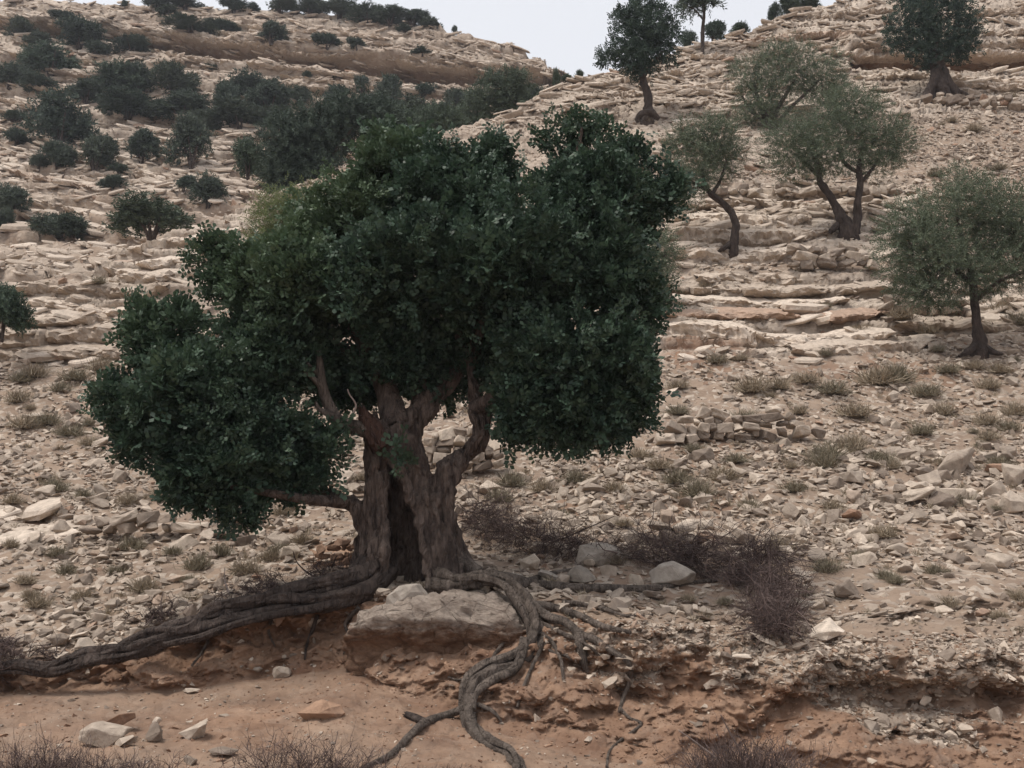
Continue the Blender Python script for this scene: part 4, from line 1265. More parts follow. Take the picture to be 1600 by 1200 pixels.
# limbs inside the crown
for st in [
    [(620, 668, T0 + .1, 24), (600, 600, T0 + .3, 18), (560, 520, T0 + .4, 13), (500, 430, T0 + .4, 9), (450, 350, T0 + .5, 5)],
    [(660, 640, T0 + .3, 20), (660, 560, T0 + .5, 15), (640, 450, T0 + .6, 11), (610, 330, T0 + .6, 7), (590, 250, T0 + .6, 4)],
    [(735, 565, T0 + .2, 12), (760, 490, T0 + .1, 10), (830, 400, T0, 8), (890, 280, T0, 5), (910, 200, T0, 3)],
    [(740, 640, T0 + .15, 13), (800, 610, T0 - .2, 11), (880, 570, T0 - .5, 8), (960, 560, T0 - .6, 5), (1020, 560, T0 - .6, 3)],
    [(740, 540, T0 + .4, 12), (840, 460, T0 + .7, 9), (940, 380, T0 + .8, 6), (1040, 300, T0 + .8, 3)],
    [(480, 768, T0 + .1, 12), (420, 700, T0 - .1, 10), (340, 640, T0 - .3, 8), (250, 590, T0 - .4, 5), (200, 500, T0 - .4, 3)],
    [(420, 740, T0 - .0, 9), (340, 720, T0 - .4, 7), (250, 680, T0 - .5, 5), (160, 640, T0 - .5, 3)],
    [(540, 785, T0 - .05, 10), (480, 780, T0 - .5, 8), (420, 770, T0 - .7, 6), (360, 760, T0 - .8, 4)],
    [(580, 560, T0 + .4, 10), (470, 520, T0 + .1, 8), (400, 440, T0, 5), (350, 390, T0, 3)]]:
    limb('limb', st, 'bark', carob)

# roots
def on_ground(pts, off=0.35):
    """root points (px, py, radius px) laid on the surface seen there"""
    return [(x, y, depth_at(x, y) - r * 12.0 / F * off, r) for x, y, r in pts]
twisted([(600, 880, T0 - .1, 30), (560, 915, T0 - .35, 27), (505, 932, 12.45, 21), (445, 938, 12.3, 18), (385, 957, 12.2, 19), (325, 975, 12.05, 18), (265, 990, 11.95, 16), (205, 1016, 11.85, 15), (145, 1024, 11.75, 14), (85, 1046, 11.7, 13), (30, 1042, 11.65, 10), (-45, 1052, 11.6, 8)], 'root_dark', 4, .62, 3.0, 'long dark main root running along the bank rim', 170, .6)
limb('root', [(590, 890, T0 - .2, 16), (520, 905, 12.5, 15), (455, 920, 12.35, 13), (400, 938, 12.2, 13), (330, 952, 12.1, 12), (290, 985, 11.9, 11), (230, 990, 11.9, 11), (170, 1020, 11.75, 9), (110, 1028, 11.7, 7), (60, 1050, 11.6, 5)], 'root_dark', carob, seg=14, flute=0.4, rough=0.2, n=120)
limb('root', [(560, 930, T0 - .45, 12), (500, 948, 12.3, 10), (440, 958, 12.1, 9), (370, 975, 12.0, 8), (310, 996, 11.85, 7), (255, 1008, 11.8, 6)], 'root_dark', carob, flute=0.3, n=70)
front = [(684, 905, T0 - .25, 25), (712, 908, T0 - .5, 19), (750, 903, T0 - .68, 16), (784, 911, T0 - .8, 17), (808, 930, 12.02, 19), (828, 955, 11.85, 18), (838, 985, 11.7, 18), (828, 1012, 11.52, 17), (800, 1032, 11.35, 17), (760, 1048, 11.2, 18), (736, 1070, 11.08, 17), (731, 1105, min(10.9, depth_at(731, 1105) - .05), 15)] + on_ground([(738, 1138, 15), (765, 1162, 13), (795, 1176, 12), (812, 1200, 11), (820, 1235, 10)], .7)
front = [(x, y, Y, r * .86) for x, y, Y, r in front]
front_root = twisted(front, 'root', 3, .6, 4.0, 'pale twisting front root climbing down the bank', 190, .58)
limb('root', [(820, 1000, 11.5, 11), (806, 1042, 11.25, 10), (770, 1062, 11.1, 10), (742, 1085, 10.95, 9), (738, 1110, 10.8, 8)], 'root', carob, flute=0.3, n=60)
limb('root', [(733, 1105, min(10.85, depth_at(733, 1105)), 9)] + on_ground([(700, 1116, 8), (664, 1130, 9), (640, 1150, 8), (612, 1178, 7), (570, 1200, 6), (540, 1222, 5)], .8), 'root', carob, flute=0.2, n=70)
limb('root', on_ground([(668, 1130, 8), (648, 1122, 8), (634, 1116, 6)], .8), 'root_dark', carob, flute=0.3, jag=0.04)
limb('root', [(812, 930, 12.0, 13), (850, 960, 11.8, 10), (884, 972, 11.65, 9), (905, 990, 11.5, 9)] + on_ground([(930, 1000, 8), (955, 1016, 7), (982, 1036, 6), (985, 1060, 5), (974, 1090, 4), (968, 1112, 3.5)]), 'root', carob, flute=0.25, n=110)
limb('root', [(835, 945, 11.95, 10)] + on_ground([(868, 950, 9), (905, 962, 8), (940, 978, 7), (985, 988, 4)]), 'root', carob, n=60)
limb('root', [(770, 900, T0 - .55, 14)] + on_ground([(830, 912, 11), (880, 918, 10), (940, 920, 10), (1000, 920, 8), (1060, 914, 6), (1120, 906, 4)], 0.5), 'root', carob, flute=0.3, n=80)
limb('root', [(848, 985, 11.7, 6)] + on_ground([(846, 1010, 4.5), (832, 1040, 4), (820, 1068, 3.5), (808, 1105, 3)]), 'root', carob, seg=8, n=40)
for rt in ([(820, 960, 8), (850, 975, 7), (880, 990, 6), (920, 1010, 5), (950, 1040, 3)], [(838, 990, 7), (860, 1000, 6), (876, 1030, 5), (880, 1062, 3)], [(790, 1000, 6), (770, 1030, 5), (776, 1062, 4), (768, 1085, 2)], [(760, 1045, 5), (722, 1062, 4), (700, 1058, 3)], [(745, 1100, 6), (770, 1112, 5), (784, 1128, 3)], [(560, 950, 7), (540, 975, 5), (548, 1000, 4), (536, 1022, 2)], [(430, 955, 6), (420, 985, 4), (430, 1010, 2)], [(880, 940, 7), (930, 948, 6), (980, 962, 4), (1020, 960, 2)], [(330, 985, 6), (318, 1015, 4), (300, 1040, 3)]):
    limb('rootlet', on_ground([(x, y, r * .55) for x, y, r in rt], .6), 'root', front_root, seg=10, flute=.4, rough=.25, n=46)
limb('root', [(846, 1000, 11.6, 4)] + on_ground([(862, 1018, 3.5), (884, 1024, 3), (892, 1032, 2)]), 'root', carob, seg=8, n=30)
limb('root', on_ground([(905, 990, 12), (908, 1012, 11), (912, 1035, 8), (918, 1050, 4)]), 'root', carob, n=30)
limb('root', on_ground([(968, 1106, 4), (984, 1122, 3.5), (1002, 1130, 3.5), (990, 1142, 3.5), (968, 1158, 3.2), (952, 1174, 3), (948, 1198, 3)]), 'root', carob, seg=8, n=40)
limb('root', on_ground([(496, 960, 5), (488, 985, 4), (480, 1006, 3), (476, 1030, 2)], 0.8), 'root_dark', carob, seg=8, n=30)
limb('root', [(700, 860, T0 + .1, 20), (745, 895, T0, 15), (800, 915, T0 - .2, 12)] + on_ground([(860, 898, 8), (900, 890, 6)], 0.5), 'root', carob, flute=0.3, n=60)

# crown: lobes (centre px, radii px, depth offset, depth radius m, sprays, young)
lobes = [
    (920, 330, 105, 95, 0.1, 1.0, 290, 0.0), (920, 258, 58, 36, 0.1, .6, 80, 0.05), (968, 345, 62, 80, 0.2, .8, 120, 0.0),
    (690, 325, 120, 95, 0.3, 1.1, 300, 0.0), (615, 275, 80, 65, 0.5, .8, 150, 0.3), (770, 262, 36, 55, .6, .5, 50, 0), (740, 350, 90, 70, 0, .8, 170, 0),
    (545, 345, 95, 70, 0.4, .9, 190, 0.4), (465, 410, 72, 60, 0.3, .8, 150, 0.5),
    (480, 470, 115, 85, 0.0, 1.0, 300, 0.3), (400, 440, 55, 60, 0, .6, 90, 0.3), (345, 425, 22, 50, 0, .2, 30, .2), (325, 395, 14, 22, 0, .15, 8, .2),
    (640, 450, 140, 120, -0.3, 1.2, 380, 0.0), (800, 430, 140, 120, -0.4, 1.2, 360, 0.0), (930, 430, 90, 110, -.2, .9, 220, 0),
    (900, 570, 125, 95, -0.5, 1.0, 330, 0.0), (900, 650, 100, 60, -0.4, .8, 190, 0.0), (965, 590, 58, 90, -0.3, .7, 150, 0.0), (815, 640, 50, 50, -.4, .5, 70, 0),
    (975, 640, 45, 48, -.2, .5, 60, 0),
    (600, 560, 110, 75, 0.5, 1.0, 200, 0.0), (690, 590, 75, 55, 0.7, .8, 130, 0.0), (780, 540, 70, 70, 0.5, .8, 120, 0.0),
    (425, 560, 75, 80, -.1, .8, 180, 0.08), (395, 540, 55, 60, .1, .6, 110, .12), (470, 560, 60, 60, .2, .6, 100, .05), (312, 605, 82, 54, -0.4, .9, 210, 0.1), (258, 562, 40, 34, -.4, .45, 50, .15), (218, 512, 15, 42, -.4, .2, 26, .2), (242, 515, 16, 30, -.4, .2, 18, .2), (285, 510, 16, 36, -.4, .2, 18, .15),
    (258, 650, 68, 48, -0.5, .7, 150, 0.0), (188, 628, 34, 24, -.5, .3, 36, .06), (350, 670, 105, 66, -0.5, .9, 230, 0.0), (385, 738, 85, 46, -0.6, .7, 190, 0.0),
    (310, 750, 50, 50, -.6, .5, 80, 0), (380, 790, 35, 24, -.6, .35, 34, 0), (475, 695, 46, 44, -.2, .5, 80, 0.03), (470, 752, 34, 22, -.3, .35, 30, 0),
    (440, 640, 55, 55, -.1, .5, 90, 0.04), (512, 700, 20, 22, -.3, .25, 16, .05), (540, 600, 60, 60, .75, .4, 110, 0), (628, 724, 9, 8, -.45, .06, 2, .1),
    (1032, 312, 22, 40, .2, .3, 22, 0), (1046, 288, 14, 20, .2, .2, 9, 0), (1000, 480, 38, 55, .0, .4, 50, 0.1),
    (938, 208, 16, 30, .1, .2, 12, .1), (872, 222, 16, 30, .1, .2, 12, .1), (985, 245, 18, 30, .15, .2, 14, .05), (905, 200, 12, 24, .1, .15, 8, .1), (600, 215, 16, 22, .4, .2, 9, .1), (655, 235, 16, 24, .4, .2, 10, .1), (310, 620, 60, 40, -.6, .5, 60, 0), (222, 695, 26, 20, -.5, .3, 26, 0),
]
sc_l, sc_f, yg, n_ = [], [], [], 0
proto_c = [sprig_carob(i) for i in range(5)]
for (x, y, rx, ry, dy, rz, ns, yng) in lobes:
    c = tp(x, y, dy)
    r = np.array([tr(max(rx - 24, rx * .55)), max(rz - .15, rz * .55), tr(max(ry - 24, ry * .55))])
    p_, dr = scatter_lobe(c, r, int(ns * 1.3), 0.42, 0.22 if rx > 45 else -0.3, 1.35)
    if not len(p_): continue
    # each spray: a fan of pinnate leaves around a shoot
    big_s = rng.uniform(1.0, 1.75, len(p_))
    for k in range(6):
        jit = rand_dirs(len(p_))
        D = dr * 0.75 + jit * 0.8 + np.array([0, -0.12, 0.45])
        base = p_ + rng.normal(0, 0.06, p_.shape) + dr * 0.03 * k
        V, Fc = leaf_soup(proto_c, base, D, big_s * rng.uniform(0.9, 1.2, len(p_)))
        sc_l.append(V); sc_f.append(Fc + n_); n_ += len(V)
        yv = np.clip(yng + rng.normal(0, 0.05, len(p_)), 0, 1)
        # leaf_soup keeps order inside a single prototype
        yg.append(np.repeat(yv, proto_c[0].shape[0] * 4))
    # shoots standing out of the skin of the lobe
    m_ = max(3, len(p_) // 4) if rx > 10 else 1
    sd_ = rand_dirs(m_); sd_[:, 2] = sd_[:, 2] * .8 + .1
    st_ = c + sd_ * r * 0.9
    gd_ = sd_ * .8 + rand_dirs(m_) * .45 + np.array([0, 0, .45]); gd_ /= np.linalg.norm(gd_, axis=1)[:, None]
    ln_ = rng.uniform(.12, .46, m_) * min(1, rx / 40)
    for k in range(9):
        base = st_ + gd_ * (ln_ * k / 8)[:, None] + rng.normal(0, .012, st_.shape)
        V, Fc = leaf_soup(proto_c, base, gd_ * .7 + rand_dirs(m_) * .75, rng.uniform(.95, 1.6, m_) * (1.15 - .04 * k))
        sc_l.append(V); sc_f.append(Fc + n_); n_ += len(V)
        yg.append(np.repeat(np.clip(yng + .06 + rng.normal(0, .06, m_), 0, 1), proto_c[0].shape[0] * 4))
V = np.concatenate(sc_l) - tree_o
me = mesh_np('crown', V, np.concatenate(sc_f), M['carob'], False, dict(young=np.concatenate(yg)))
link('crown', me, carob)

# ------------------------------------------------------------------ other trees on the slope
def tree(name, base, limbs, lobes, label, leafmat, barkmat='olive_bark', Y=None, kind='olive', cat='olive tree', group=None, sc=1.0, dens=2.4):
    Yb = depth_at(*base) if Y is None else Y
    org = at(base[0], base[1] , Yb)
    root = thing(name, tuple(org), label, cat, group)
    for j, st in enumerate(limbs):
        if st[0][1] > base[1] - 14:
            x_, y_, d_, r_ = st[0]
            st = [(x_, y_ + r_ * .9, d_ + .12, r_ * 1.1)] + [(x_, y_, d_, r_ * .8)] + st[1:]
        limb('trunk' if j == 0 else 'limb', [(x, y, Yb + d, r * .78) for x, y, d, r in st], barkmat, root, org=org, flute=0.35, rough=0.15, seg=12)
    Vs, Fs, n = [], [], 0
    pr = [sprig_olive(seed=i) for i in range(3)] if kind == 'olive' else ([sprig_carob(i) for i in range(4)] if kind == 'carob' else [sprig_olive(14, .4, .16, .022, i) for i in range(2)])
    for (x, y, rx, ry, d, ns) in lobes:
        c = at(x, y, Yb + d); k = Yb / F
        r = np.array([rx * k, (rx + ry) / 2 * k, ry * k])
        p_, dr = scatter_lobe(c, r, int(ns * dens), 0.5, 0.0, 1.3 if kind == 'olive' else 1.0)
        D = dr * 0.8 + rand_dirs(len(p_)) * 0.8 + np.array([0, 0, 0.25])
        V, Fc = leaf_soup(pr, p_, D, sc * rng.uniform(0.8, 1.3, len(p_)))
        Vs.append(V); Fs.append(Fc + n); n += len(V)
    me = mesh_np('crown', np.concatenate(Vs) - org, np.concatenate(Fs), M[leafmat])
    link('crown', me, root)
    return root

OL = 'olive trees on the slope'
# straight-stemmed olive on the right
tree('olive_tree', (1528, 552), [
    [(1530, 556, 0, 24), (1530, 535, 0, 14), (1526, 505, 0, 9), (1523, 470, 0, 8), (1520, 440, 0, 7), (1512, 405, 0, 5)],
    [(1520, 445, 0, 6), (1490, 420, -.3, 5), (1455, 395, -.4, 3), (1420, 380, -.5, 2)], [(1521, 440, 0, 6), (1550, 405, .2, 4), (1580, 370, .3, 3), (1600, 340, .3, 2)],
    [(1512, 405, 0, 4), (1500, 360, .2, 3), (1490, 320, .2, 2)], [(1524, 470, 0, 5), (1560, 440, -.2, 4), (1600, 425, -.3, 3)],
    [(1525, 540, 0, 9), (1512, 550, -.3, 7), (1498, 556, -.4, 3)], [(1535, 540, 0, 9), (1552, 550, -.2, 6), (1566, 553, -.2, 3)]],
    [(1440, 400, 72, 58, -.3, 420), (1500, 345, 85, 62, .2, 470), (1570, 345, 80, 58, .3, 380), (1570, 410, 70, 48, 0, 260), (1490, 430, 80, 40, -.3, 300), (1420, 350, 45, 40, -.2, 130), (1500, 285, 30, 22, .2, 60), (1450, 455, 40, 28, -.5, 90), (1630, 380, 70, 70, .2, 260)],
    'wide olive tree with one straight stem standing above the scree', 'olive', group=OL)
# two-stemmed olive
tree('olive_tree', (1325, 362), [
    [(1322, 364, 0, 22), (1318, 348, 0, 15), (1308, 325, 0, 9), (1296, 305, 0, 8), (1282, 285, 0, 7), (1278, 262, 0, 6), (1270, 235, 0, 4)],
    [(1334, 362, 0, 16), (1340, 340, 0, 9), (1340, 315, 0, 8), (1344, 290, 0, 7), (1342, 262, 0, 6), (1348, 230, 0, 4)],
    [(1343, 288, 0, 5), (1360, 268, 0, 4), (1372, 250, 0, 3)], [(1280, 275, 0, 5), (1258, 255, 0, 4), (1240, 240, 0, 2)],
    [(1342, 270, 0, 4), (1320, 255, 0, 4), (1310, 230, 0, 3)], [(1310, 350, 0, 9), (1298, 362, -.3, 6)]],
    [(1255, 235, 66, 42, -.2, 340), (1300, 195, 66, 52, .2, 380), (1365, 215, 62, 48, .1, 360), (1340, 165, 55, 30, .3, 200), (1225, 215, 38, 36, -.2, 120), (1398, 225, 34, 40, .1, 120), (1310, 255, 60, 22, 0, 120), (1375, 262, 32, 20, 0, 60), (1245, 265, 32, 18, -.2, 60)],
    'olive tree with two dark stems leaning apart above the curved dry stone wall', 'olive', group=OL)
# bent slender olive
tree('olive_tree', (1150, 388), [
    [(1146, 392, 0, 15), (1147, 372, 0, 9), (1150, 350, 0, 8), (1142, 332, 0, 7), (1128, 316, 0, 6), (1112, 304, 0, 6), (1100, 285, 0, 4), (1098, 255, 0, 3)],
    [(1112, 304, 0, 4), (1126, 280, .1, 3), (1135, 250, .1, 2)], [(1104, 296, 0, 4), (1082, 285, -.1, 3), (1066, 270, -.1, 2)], [(1142, 380, 0, 7), (1130, 388, -.2, 5), (1120, 394, -.2, 2)]],
    [(1100, 230, 52, 46, 0, 330), (1125, 215, 36, 36, .1, 150), (1085, 275, 44, 32, -.1, 180), (1065, 215, 28, 30, 0, 90), (1140, 245, 22, 30, .1, 70), (1060, 300, 34, 34, -.2, 90)],
    'slender olive tree with a single bent stem on the rock ledges', 'olive', group=OL)
# multi-stemmed grey bush-olive
tree('olive_tree', (1205, 196), [
    [(1200, 200, 0, 9), (1195, 180, 0, 6), (1185, 155, 0, 4), (1178, 130, 0, 3)], [(1206, 198, 0, 7), (1215, 170, 0, 5), (1230, 145, 0, 4), (1245, 120, 0, 2)],
    [(1212, 196, 0, 6), (1236, 168, 0, 4), (1260, 145, 0, 3), (1280, 125, 0, 2)], [(1200, 196, 0, 5), (1170, 170, 0, 3), (1160, 150, 0, 2)]],
    [(1190, 140, 50, 56, 0, 330), (1235, 110, 58, 48, .2, 330), (1285, 125, 46, 46, .2, 240), (1215, 85, 34, 20, .2, 90), (1185, 180, 40, 20, -.2, 110), (1300, 150, 30, 36, .2, 110), (1160, 120, 22, 30, 0, 70)],
    'low bushy olive with many stems behind the two-stemmed olive', 'olive', group=OL, sc=1.25)
# leaning carob near the skyline
tree('carob_tree', (1010, 188), [
    [(1012, 190, 0, 20), (1013, 172, 0, 11), (1013, 150, 0, 9), (1006, 130, 0, 8), (1002, 110, 0, 7), (1000, 80, 0, 5)],
    [(1004, 120, 0, 5), (1020, 100, 0, 4), (1035, 80, 0, 3)], [(1003, 112, 0, 4), (980, 95, 0, 3), (960, 85, 0, 2)], [(1000, 182, 0, 10), (1015, 176, -.2, 10), (1030, 186, -.2, 5)]],
    [(1000, 55, 50, 46, 0, 420), (985, 90, 42, 26, -.3, 200), (1030, 70, 34, 42, .2, 220), (1010, 20, 36, 22, .2, 150), (950, 90, 20, 16, -.3, 60), (1005, 112, 24, 16, 0, 60), (1048, 40, 18, 30, .2, 60), (975, 35, 22, 24, 0, 80)],
    'round-crowned carob tree leaning on a thick foot below the skyline notch', 'carob_far', kind='carob', cat='carob tree', sc=2.0)
# gnarled tree by the red recess
tree('carob_tree', (1470, 152), [
    [(1472, 154, 0, 34), (1470, 140, 0, 22), (1468, 120, 0, 15), (1464, 100, 0, 14), (1462, 70, 0, 10), (1460, 40, 0, 6)],
    [(1450, 152, -.2, 14), (1458, 130, -.2, 11), (1464, 108, -.1, 8)], [(1492, 152, -.2, 14), (1482, 130, -.2, 11), (1472, 106, -.1, 8)], [(1478, 140, 0, 10), (1500, 146, -.1, 8), (1514, 150, -.1, 4)]],
    [(1430, 40, 50, 50, 0, 420), (1485, 30, 48, 55, 0, 420), (1460, 75, 56, 26, -.2, 220), (1450, -10, 60, 40, .2, 260), (1510, 60, 26, 34, 0, 110), (1462, 98, 22, 14, 0, 50), (1395, 60, 16, 30, 0, 60), (1500, 88, 20, 12, 0, 30)],
    'dense dark tree on a broad gnarled foot beside the red recess', 'carob_far', kind='carob', cat='carob tree', sc=2.0)
# thin skyline tree
tree('juniper_tree', (1097, 84), [
    [(1098, 88, 0, 5), (1098, 45, 0, 4), (1100, 20, 0, 3.4), (1097, 0, 0, 3), (1096, -25, 0, 2)], [(1098, 30, 0, 2), (1085, 15, 0, 1.5), (1070, 8, 0, 1)], [(1098, 10, 0, 2), (1110, 0, 0, 1.4), (1118, -10, 0, 1)]],
    [(1080, 10, 20, 8, 0, 26), (1090, -6, 26, 10, 0, 46), (1110, 4, 12, 8, 0, 14), (1070, 2, 12, 5, 0, 10), (1095, -25, 26, 14, 0, 60)],
    'thin open-crowned juniper standing alone on the skyline', 'maquis', kind='far', cat='tree', sc=1.4)
# yellowish olive behind the carob crown and the olive edge to its right
tree('olive_tree', (455, 420), [
    [(455, 424, 0, 8), (452, 395, 0, 5), (446, 360, 0, 4), (440, 330, 0, 2)], [(453, 400, 0, 4), (475, 370, 0, 3), (490, 340, 0, 2)]],
    [(440, 335, 46, 40, 0, 260), (485, 330, 40, 36, 0, 190), (420, 370, 38, 36, 0, 150), (470, 375, 45, 36, 0, 150), (510, 345, 30, 40, 0, 90)],
    'yellowish green young tree showing behind the carob crown on the spur', 'olive_y', group=None, Y=27.0, cat='tree') if M.setdefault('olive_y', leaf_material('yellow_olive_leaf', (0.075, 0.1, 0.04), (0.19, 0.22, 0.09), None, 0.25, 0.55)) else None
tree('olive_tree', (1030, 470), [
    [(1032, 475, 0, 6), (1030, 450, 0, 4), (1034, 420, 0, 3), (1040, 390, 0, 2)], [(1030, 455, 0, 3), (1012, 430, 0, 2), (1005, 400, 0, 1.5)]],
    [(1035, 395, 26, 36, 0, 110), (1010, 420, 34, 46, 0, 130), (1030, 440, 22, 26, 0, 50)],
    'small olive half hidden behind the carob crown near the bent olive', 'olive', Y=27.5, group=OL)

# ------------------------------------------------------------------ shrubs of the far hillside
def bush_mesh(seed, n=1150, size=0.06):
    r0 = np.array([0.5, 0.5, 0.5])
    Vs, Fs, m = [], [], 0
    rr = np.random.default_rng(seed)
    pr = [sprig_olive(10, .13, size, size * 0.22, i) for i in range(2)]
    for k in range(8):
        c = np.array([rr.uniform(-.3, .3), rr.uniform(-.3, .3), rr.uniform(.12, .68)])
        c[:2] *= 1.15 - 0.5 * c[2]
        rad = np.array([.28, .28, .26]) * rr.uniform(.65, 1.05)
        p_, dr = scatter_lobe(c, rad, n // 8, 0.5, 0.0, 4.0)
        V, Fc = leaf_soup(pr, p_, dr * 0.6 + rand_dirs(len(p_)) * 0.8 + [0, 0, .3], rng.uniform(.7, 1.2, len(p_)))
        Vs.append(V); Fs.append(Fc + m); m += len(V)
    V = np.concatenate(Vs); V[:, 2] = np.maximum(V[:, 2], -0.02)
    return V, np.concatenate(Fs)
def stem_mesh(seed):
    rr = np.random.default_rng(seed); sp = Soup()
    for k in range(5):
        a_ = rr.uniform(0, 6.28); r_ = rr.uniform(.1, .32)
        sp.add(*tube([(0.03 * math.cos(a_), 0.03 * math.sin(a_), -.12), (r_ * .4 * math.cos(a_), r_ * .4 * math.sin(a_), .2), (r_ * math.cos(a_), r_ * math.sin(a_), .5)], [.03, .02, .008], 6, 5))
    return sp.mesh('stem', M['olive_bark'])
bp = {}
for mk in ('maquis', 'maquis_green'):
    bp[mk] = []
    for i in range(5):
        V, Fc = bush_mesh(i + 1)
        bp[mk].append(mesh_np('foliage', V, Fc, M[mk]))
stems = [stem_mesh(i) for i in range(3)]
def bush(px, py, rx, ry, label, group, mk='maquis', Z=None, Y=None):
    """shrub centred at px,py with half sizes rx, ry in photo pixels"""
    foot = py + ry * 0.85
    top = py - ry
    lim = (np.interp(px, fcols, fry) if Z is None and (Y is None or px < 860) else np.interp(px, cols, ryc)) + 4
    if foot < lim:
        foot = lim; ry = (foot - top) / 1.85
    Yd = depth_at(px, foot, ZF if Z is None else Z) if Y is None else Y
    g = at(px, foot, Yd)
    k = Yd / F
    o = thing('shrub', tuple(g), label, 'shrub', group)
    o.rotation_euler = (0, 0, rng.uniform(0, 6.28))
    o.scale = (rx * 2.15 * k, rx * 2.15 * k * rng.uniform(.75, 1.0), ry * 1.95 * k)
    f = link('foliage', bp[mk][int(rng.integers(5))], o)
    s = link('stem', stems[int(rng.integers(3))], o)
    return o
FS = [('skyline', 'dark shrub along the skyline of the far hill', 'shrubs on the far skyline',
       [(195, 6, 7, 6), (245, 6, 20, 9), (290, 4, 30, 8), (365, 8, 24, 12), (395, 10, 14, 9), (440, 8, 26, 12), (485, 10, 30, 15), (530, 12, 30, 16), (575, 17, 30, 17), (610, 22, 26, 16), (645, 26, 26, 14), (672, 32, 16, 10), (710, 40, 5, 4), (262, 16, 18, 8)]),
      ('above', 'dark shrub on the beds above the ochre recess of the far hill', 'shrubs above the ochre recess',
       [(30, 40, 30, 18), (60, 62, 22, 14), (125, 48, 40, 26), (205, 66, 34, 13), (300, 38, 36, 11), (350, 42, 28, 12), (424, 48, 26, 20), (511, 62, 22, 14), (557, 66, 15, 11), (632, 44, 14, 7), (660, 80, 14, 7), (100, 25, 20, 10), (150, 75, 24, 14)]),
      ('below', 'dark shrub on the terraces below the ochre recess of the far hill', 'shrubs below the ochre recess',
       [(15, 112, 30, 24), (50, 92, 24, 24), (270, 118, 36, 32), (215, 118, 28, 26), (135, 140, 30, 22), (200, 160, 46, 24), (285, 165, 46, 30), (240, 170, 30, 20), (350, 150, 22, 34), (385, 135, 34, 24), (420, 150, 36, 36), (375, 175, 40, 24), (300, 215, 36, 44), (90, 236, 26, 26), (148, 236, 32, 34), (220, 228, 30, 26), (20, 180, 18, 10), (25, 210, 20, 16), (60, 130, 30, 14), (320, 190, 30, 20),
        (565, 130, 16, 18), (612, 140, 30, 28), (660, 142, 22, 14), (712, 150, 20, 22), (640, 175, 40, 26), (690, 178, 44, 24), (590, 175, 40, 26), (740, 160, 26, 24), (530, 150, 26, 20), (470, 150, 26, 16), (440, 185, 40, 24), (830, 150, 36, 22), (850, 170, 24, 20), (330, 105, 14, 6), (480, 115, 8, 6), (530, 118, 10, 6)]),
      ('low', 'dark low shrub on the pale lower slope of the far hill', 'shrubs on the lower far slope',
       [(175, 283, 22, 12), (325, 296, 28, 26), (288, 286, 18, 14), (95, 350, 44, 25), (18, 308, 28, 30), (4, 338, 18, 22), (60, 250, 14, 16), (185, 262, 16, 8), (40, 330, 10, 6)])]
for _, lab, grp, lst in FS:
    for (x, y, rx, ry) in lst:
        look = ('small ' if rx < 17 else '') + ('low spreading ' if rx > 1.7 * ry else 'tall ' if ry > 1.02 * rx else 'rounded ' if rx < 1.25 * ry else '')
        look += 'large ' if rx * ry > 1000 else ''
        bush(x, y, rx * 1.08, ry * 1.1, look + lab, grp)
bush(238, 336, 58, 38, 'large rounded green shrub just behind the rocky spur edge', None, 'maquis_green', Y=46)
bush(80, 88, 40, 32, 'grey-green bushy tree highest on the wooded part of the far hill', None, 'maquis_green')
bush(182, 120, 42, 34, 'bright green round shrub below the ochre recess', None, 'maquis_green')
bush(94, 178, 50, 54, 'tall dark evergreen shrub, biggest on the far terraces', None, 'maquis')
bush(388, 238, 30, 40, 'grey-green shrub at the foot of the big dark tree behind the carob', None, 'maquis_green', Y=52)
tree('evergreen_tree', (480, 318), [[(480, 322, 0, 9), (480, 290, 0, 7), (478, 240, 0, 5), (475, 200, 0, 3)], [(480, 285, 0, 5), (520, 240, 0, 4), (550, 200, 0, 2)]],
    [(450, 235, 52, 62, 0, 420), (500, 215, 60, 58, .5, 460), (545, 190, 52, 46, .8, 320), (440, 280, 34, 30, -.5, 140), (500, 275, 50, 36, 0, 220), (590, 190, 36, 40, .8, 170)],
    'big dark evergreen tree behind the carob crown', 'maquis', kind='far', cat='tree', Y=44, sc=0.95, dens=3.4)
tree('evergreen_tree', (650, 260), [[(650, 262, 0, 7), (650, 235, 0, 5), (648, 205, 0, 3)]],
    [(640, 205, 46, 36, 0, 260), (690, 195, 40, 30, .5, 200), (600, 225, 30, 34, 0, 120)],
    'dark green evergreen rising behind the carob crown top', 'maquis_green', kind='far', cat='tree', Y=48, sc=0.95, dens=3.0)
tree('evergreen_tree', (780, 215), [[(780, 217, 0, 6), (780, 190, 0, 4), (780, 160, 0, 3)]],
    [(790, 135, 46, 26, 0, 200), (760, 165, 40, 32, 0, 190), (810, 170, 36, 30, 0, 160), (740, 195, 40, 22, 0, 120)],
    'green evergreen filling the skyline notch behind the carob crown', 'maquis_green', kind='far', cat='tree', Y=52, sc=0.95, dens=3.0)
bush(4, 478, 36, 52, 'grey-green olive shrub beside the layered outcrop', None, 'maquis_green', Y=23.5)
for (x, y, rx, ry) in [(870, 106, 6, 9), (906, 112, 7, 7), (1160, 40, 16, 9), (885, 116, 8, 5)]:
    bush(x, y, rx, ry, 'tiny pale shrub on the skyline of the spur', 'tiny skyline shrubs', 'maquis_green', ZN, Y=np.interp(x, [870, 1160], [50, 56]))
for (x, y, rx, ry) in [(1078, 50, 14, 14), (1115, 42, 22, 18), (1210, 12, 14, 14), (1236, 5, 24, 12), (1262, 2, 22, 10)]:
    bush(x, y, rx, ry, 'dark shrub on the spur skyline near the thin juniper', 'dark shrubs on the spur skyline', 'maquis', Y=np.interp(x, [1070, 1280], [57, 61]))

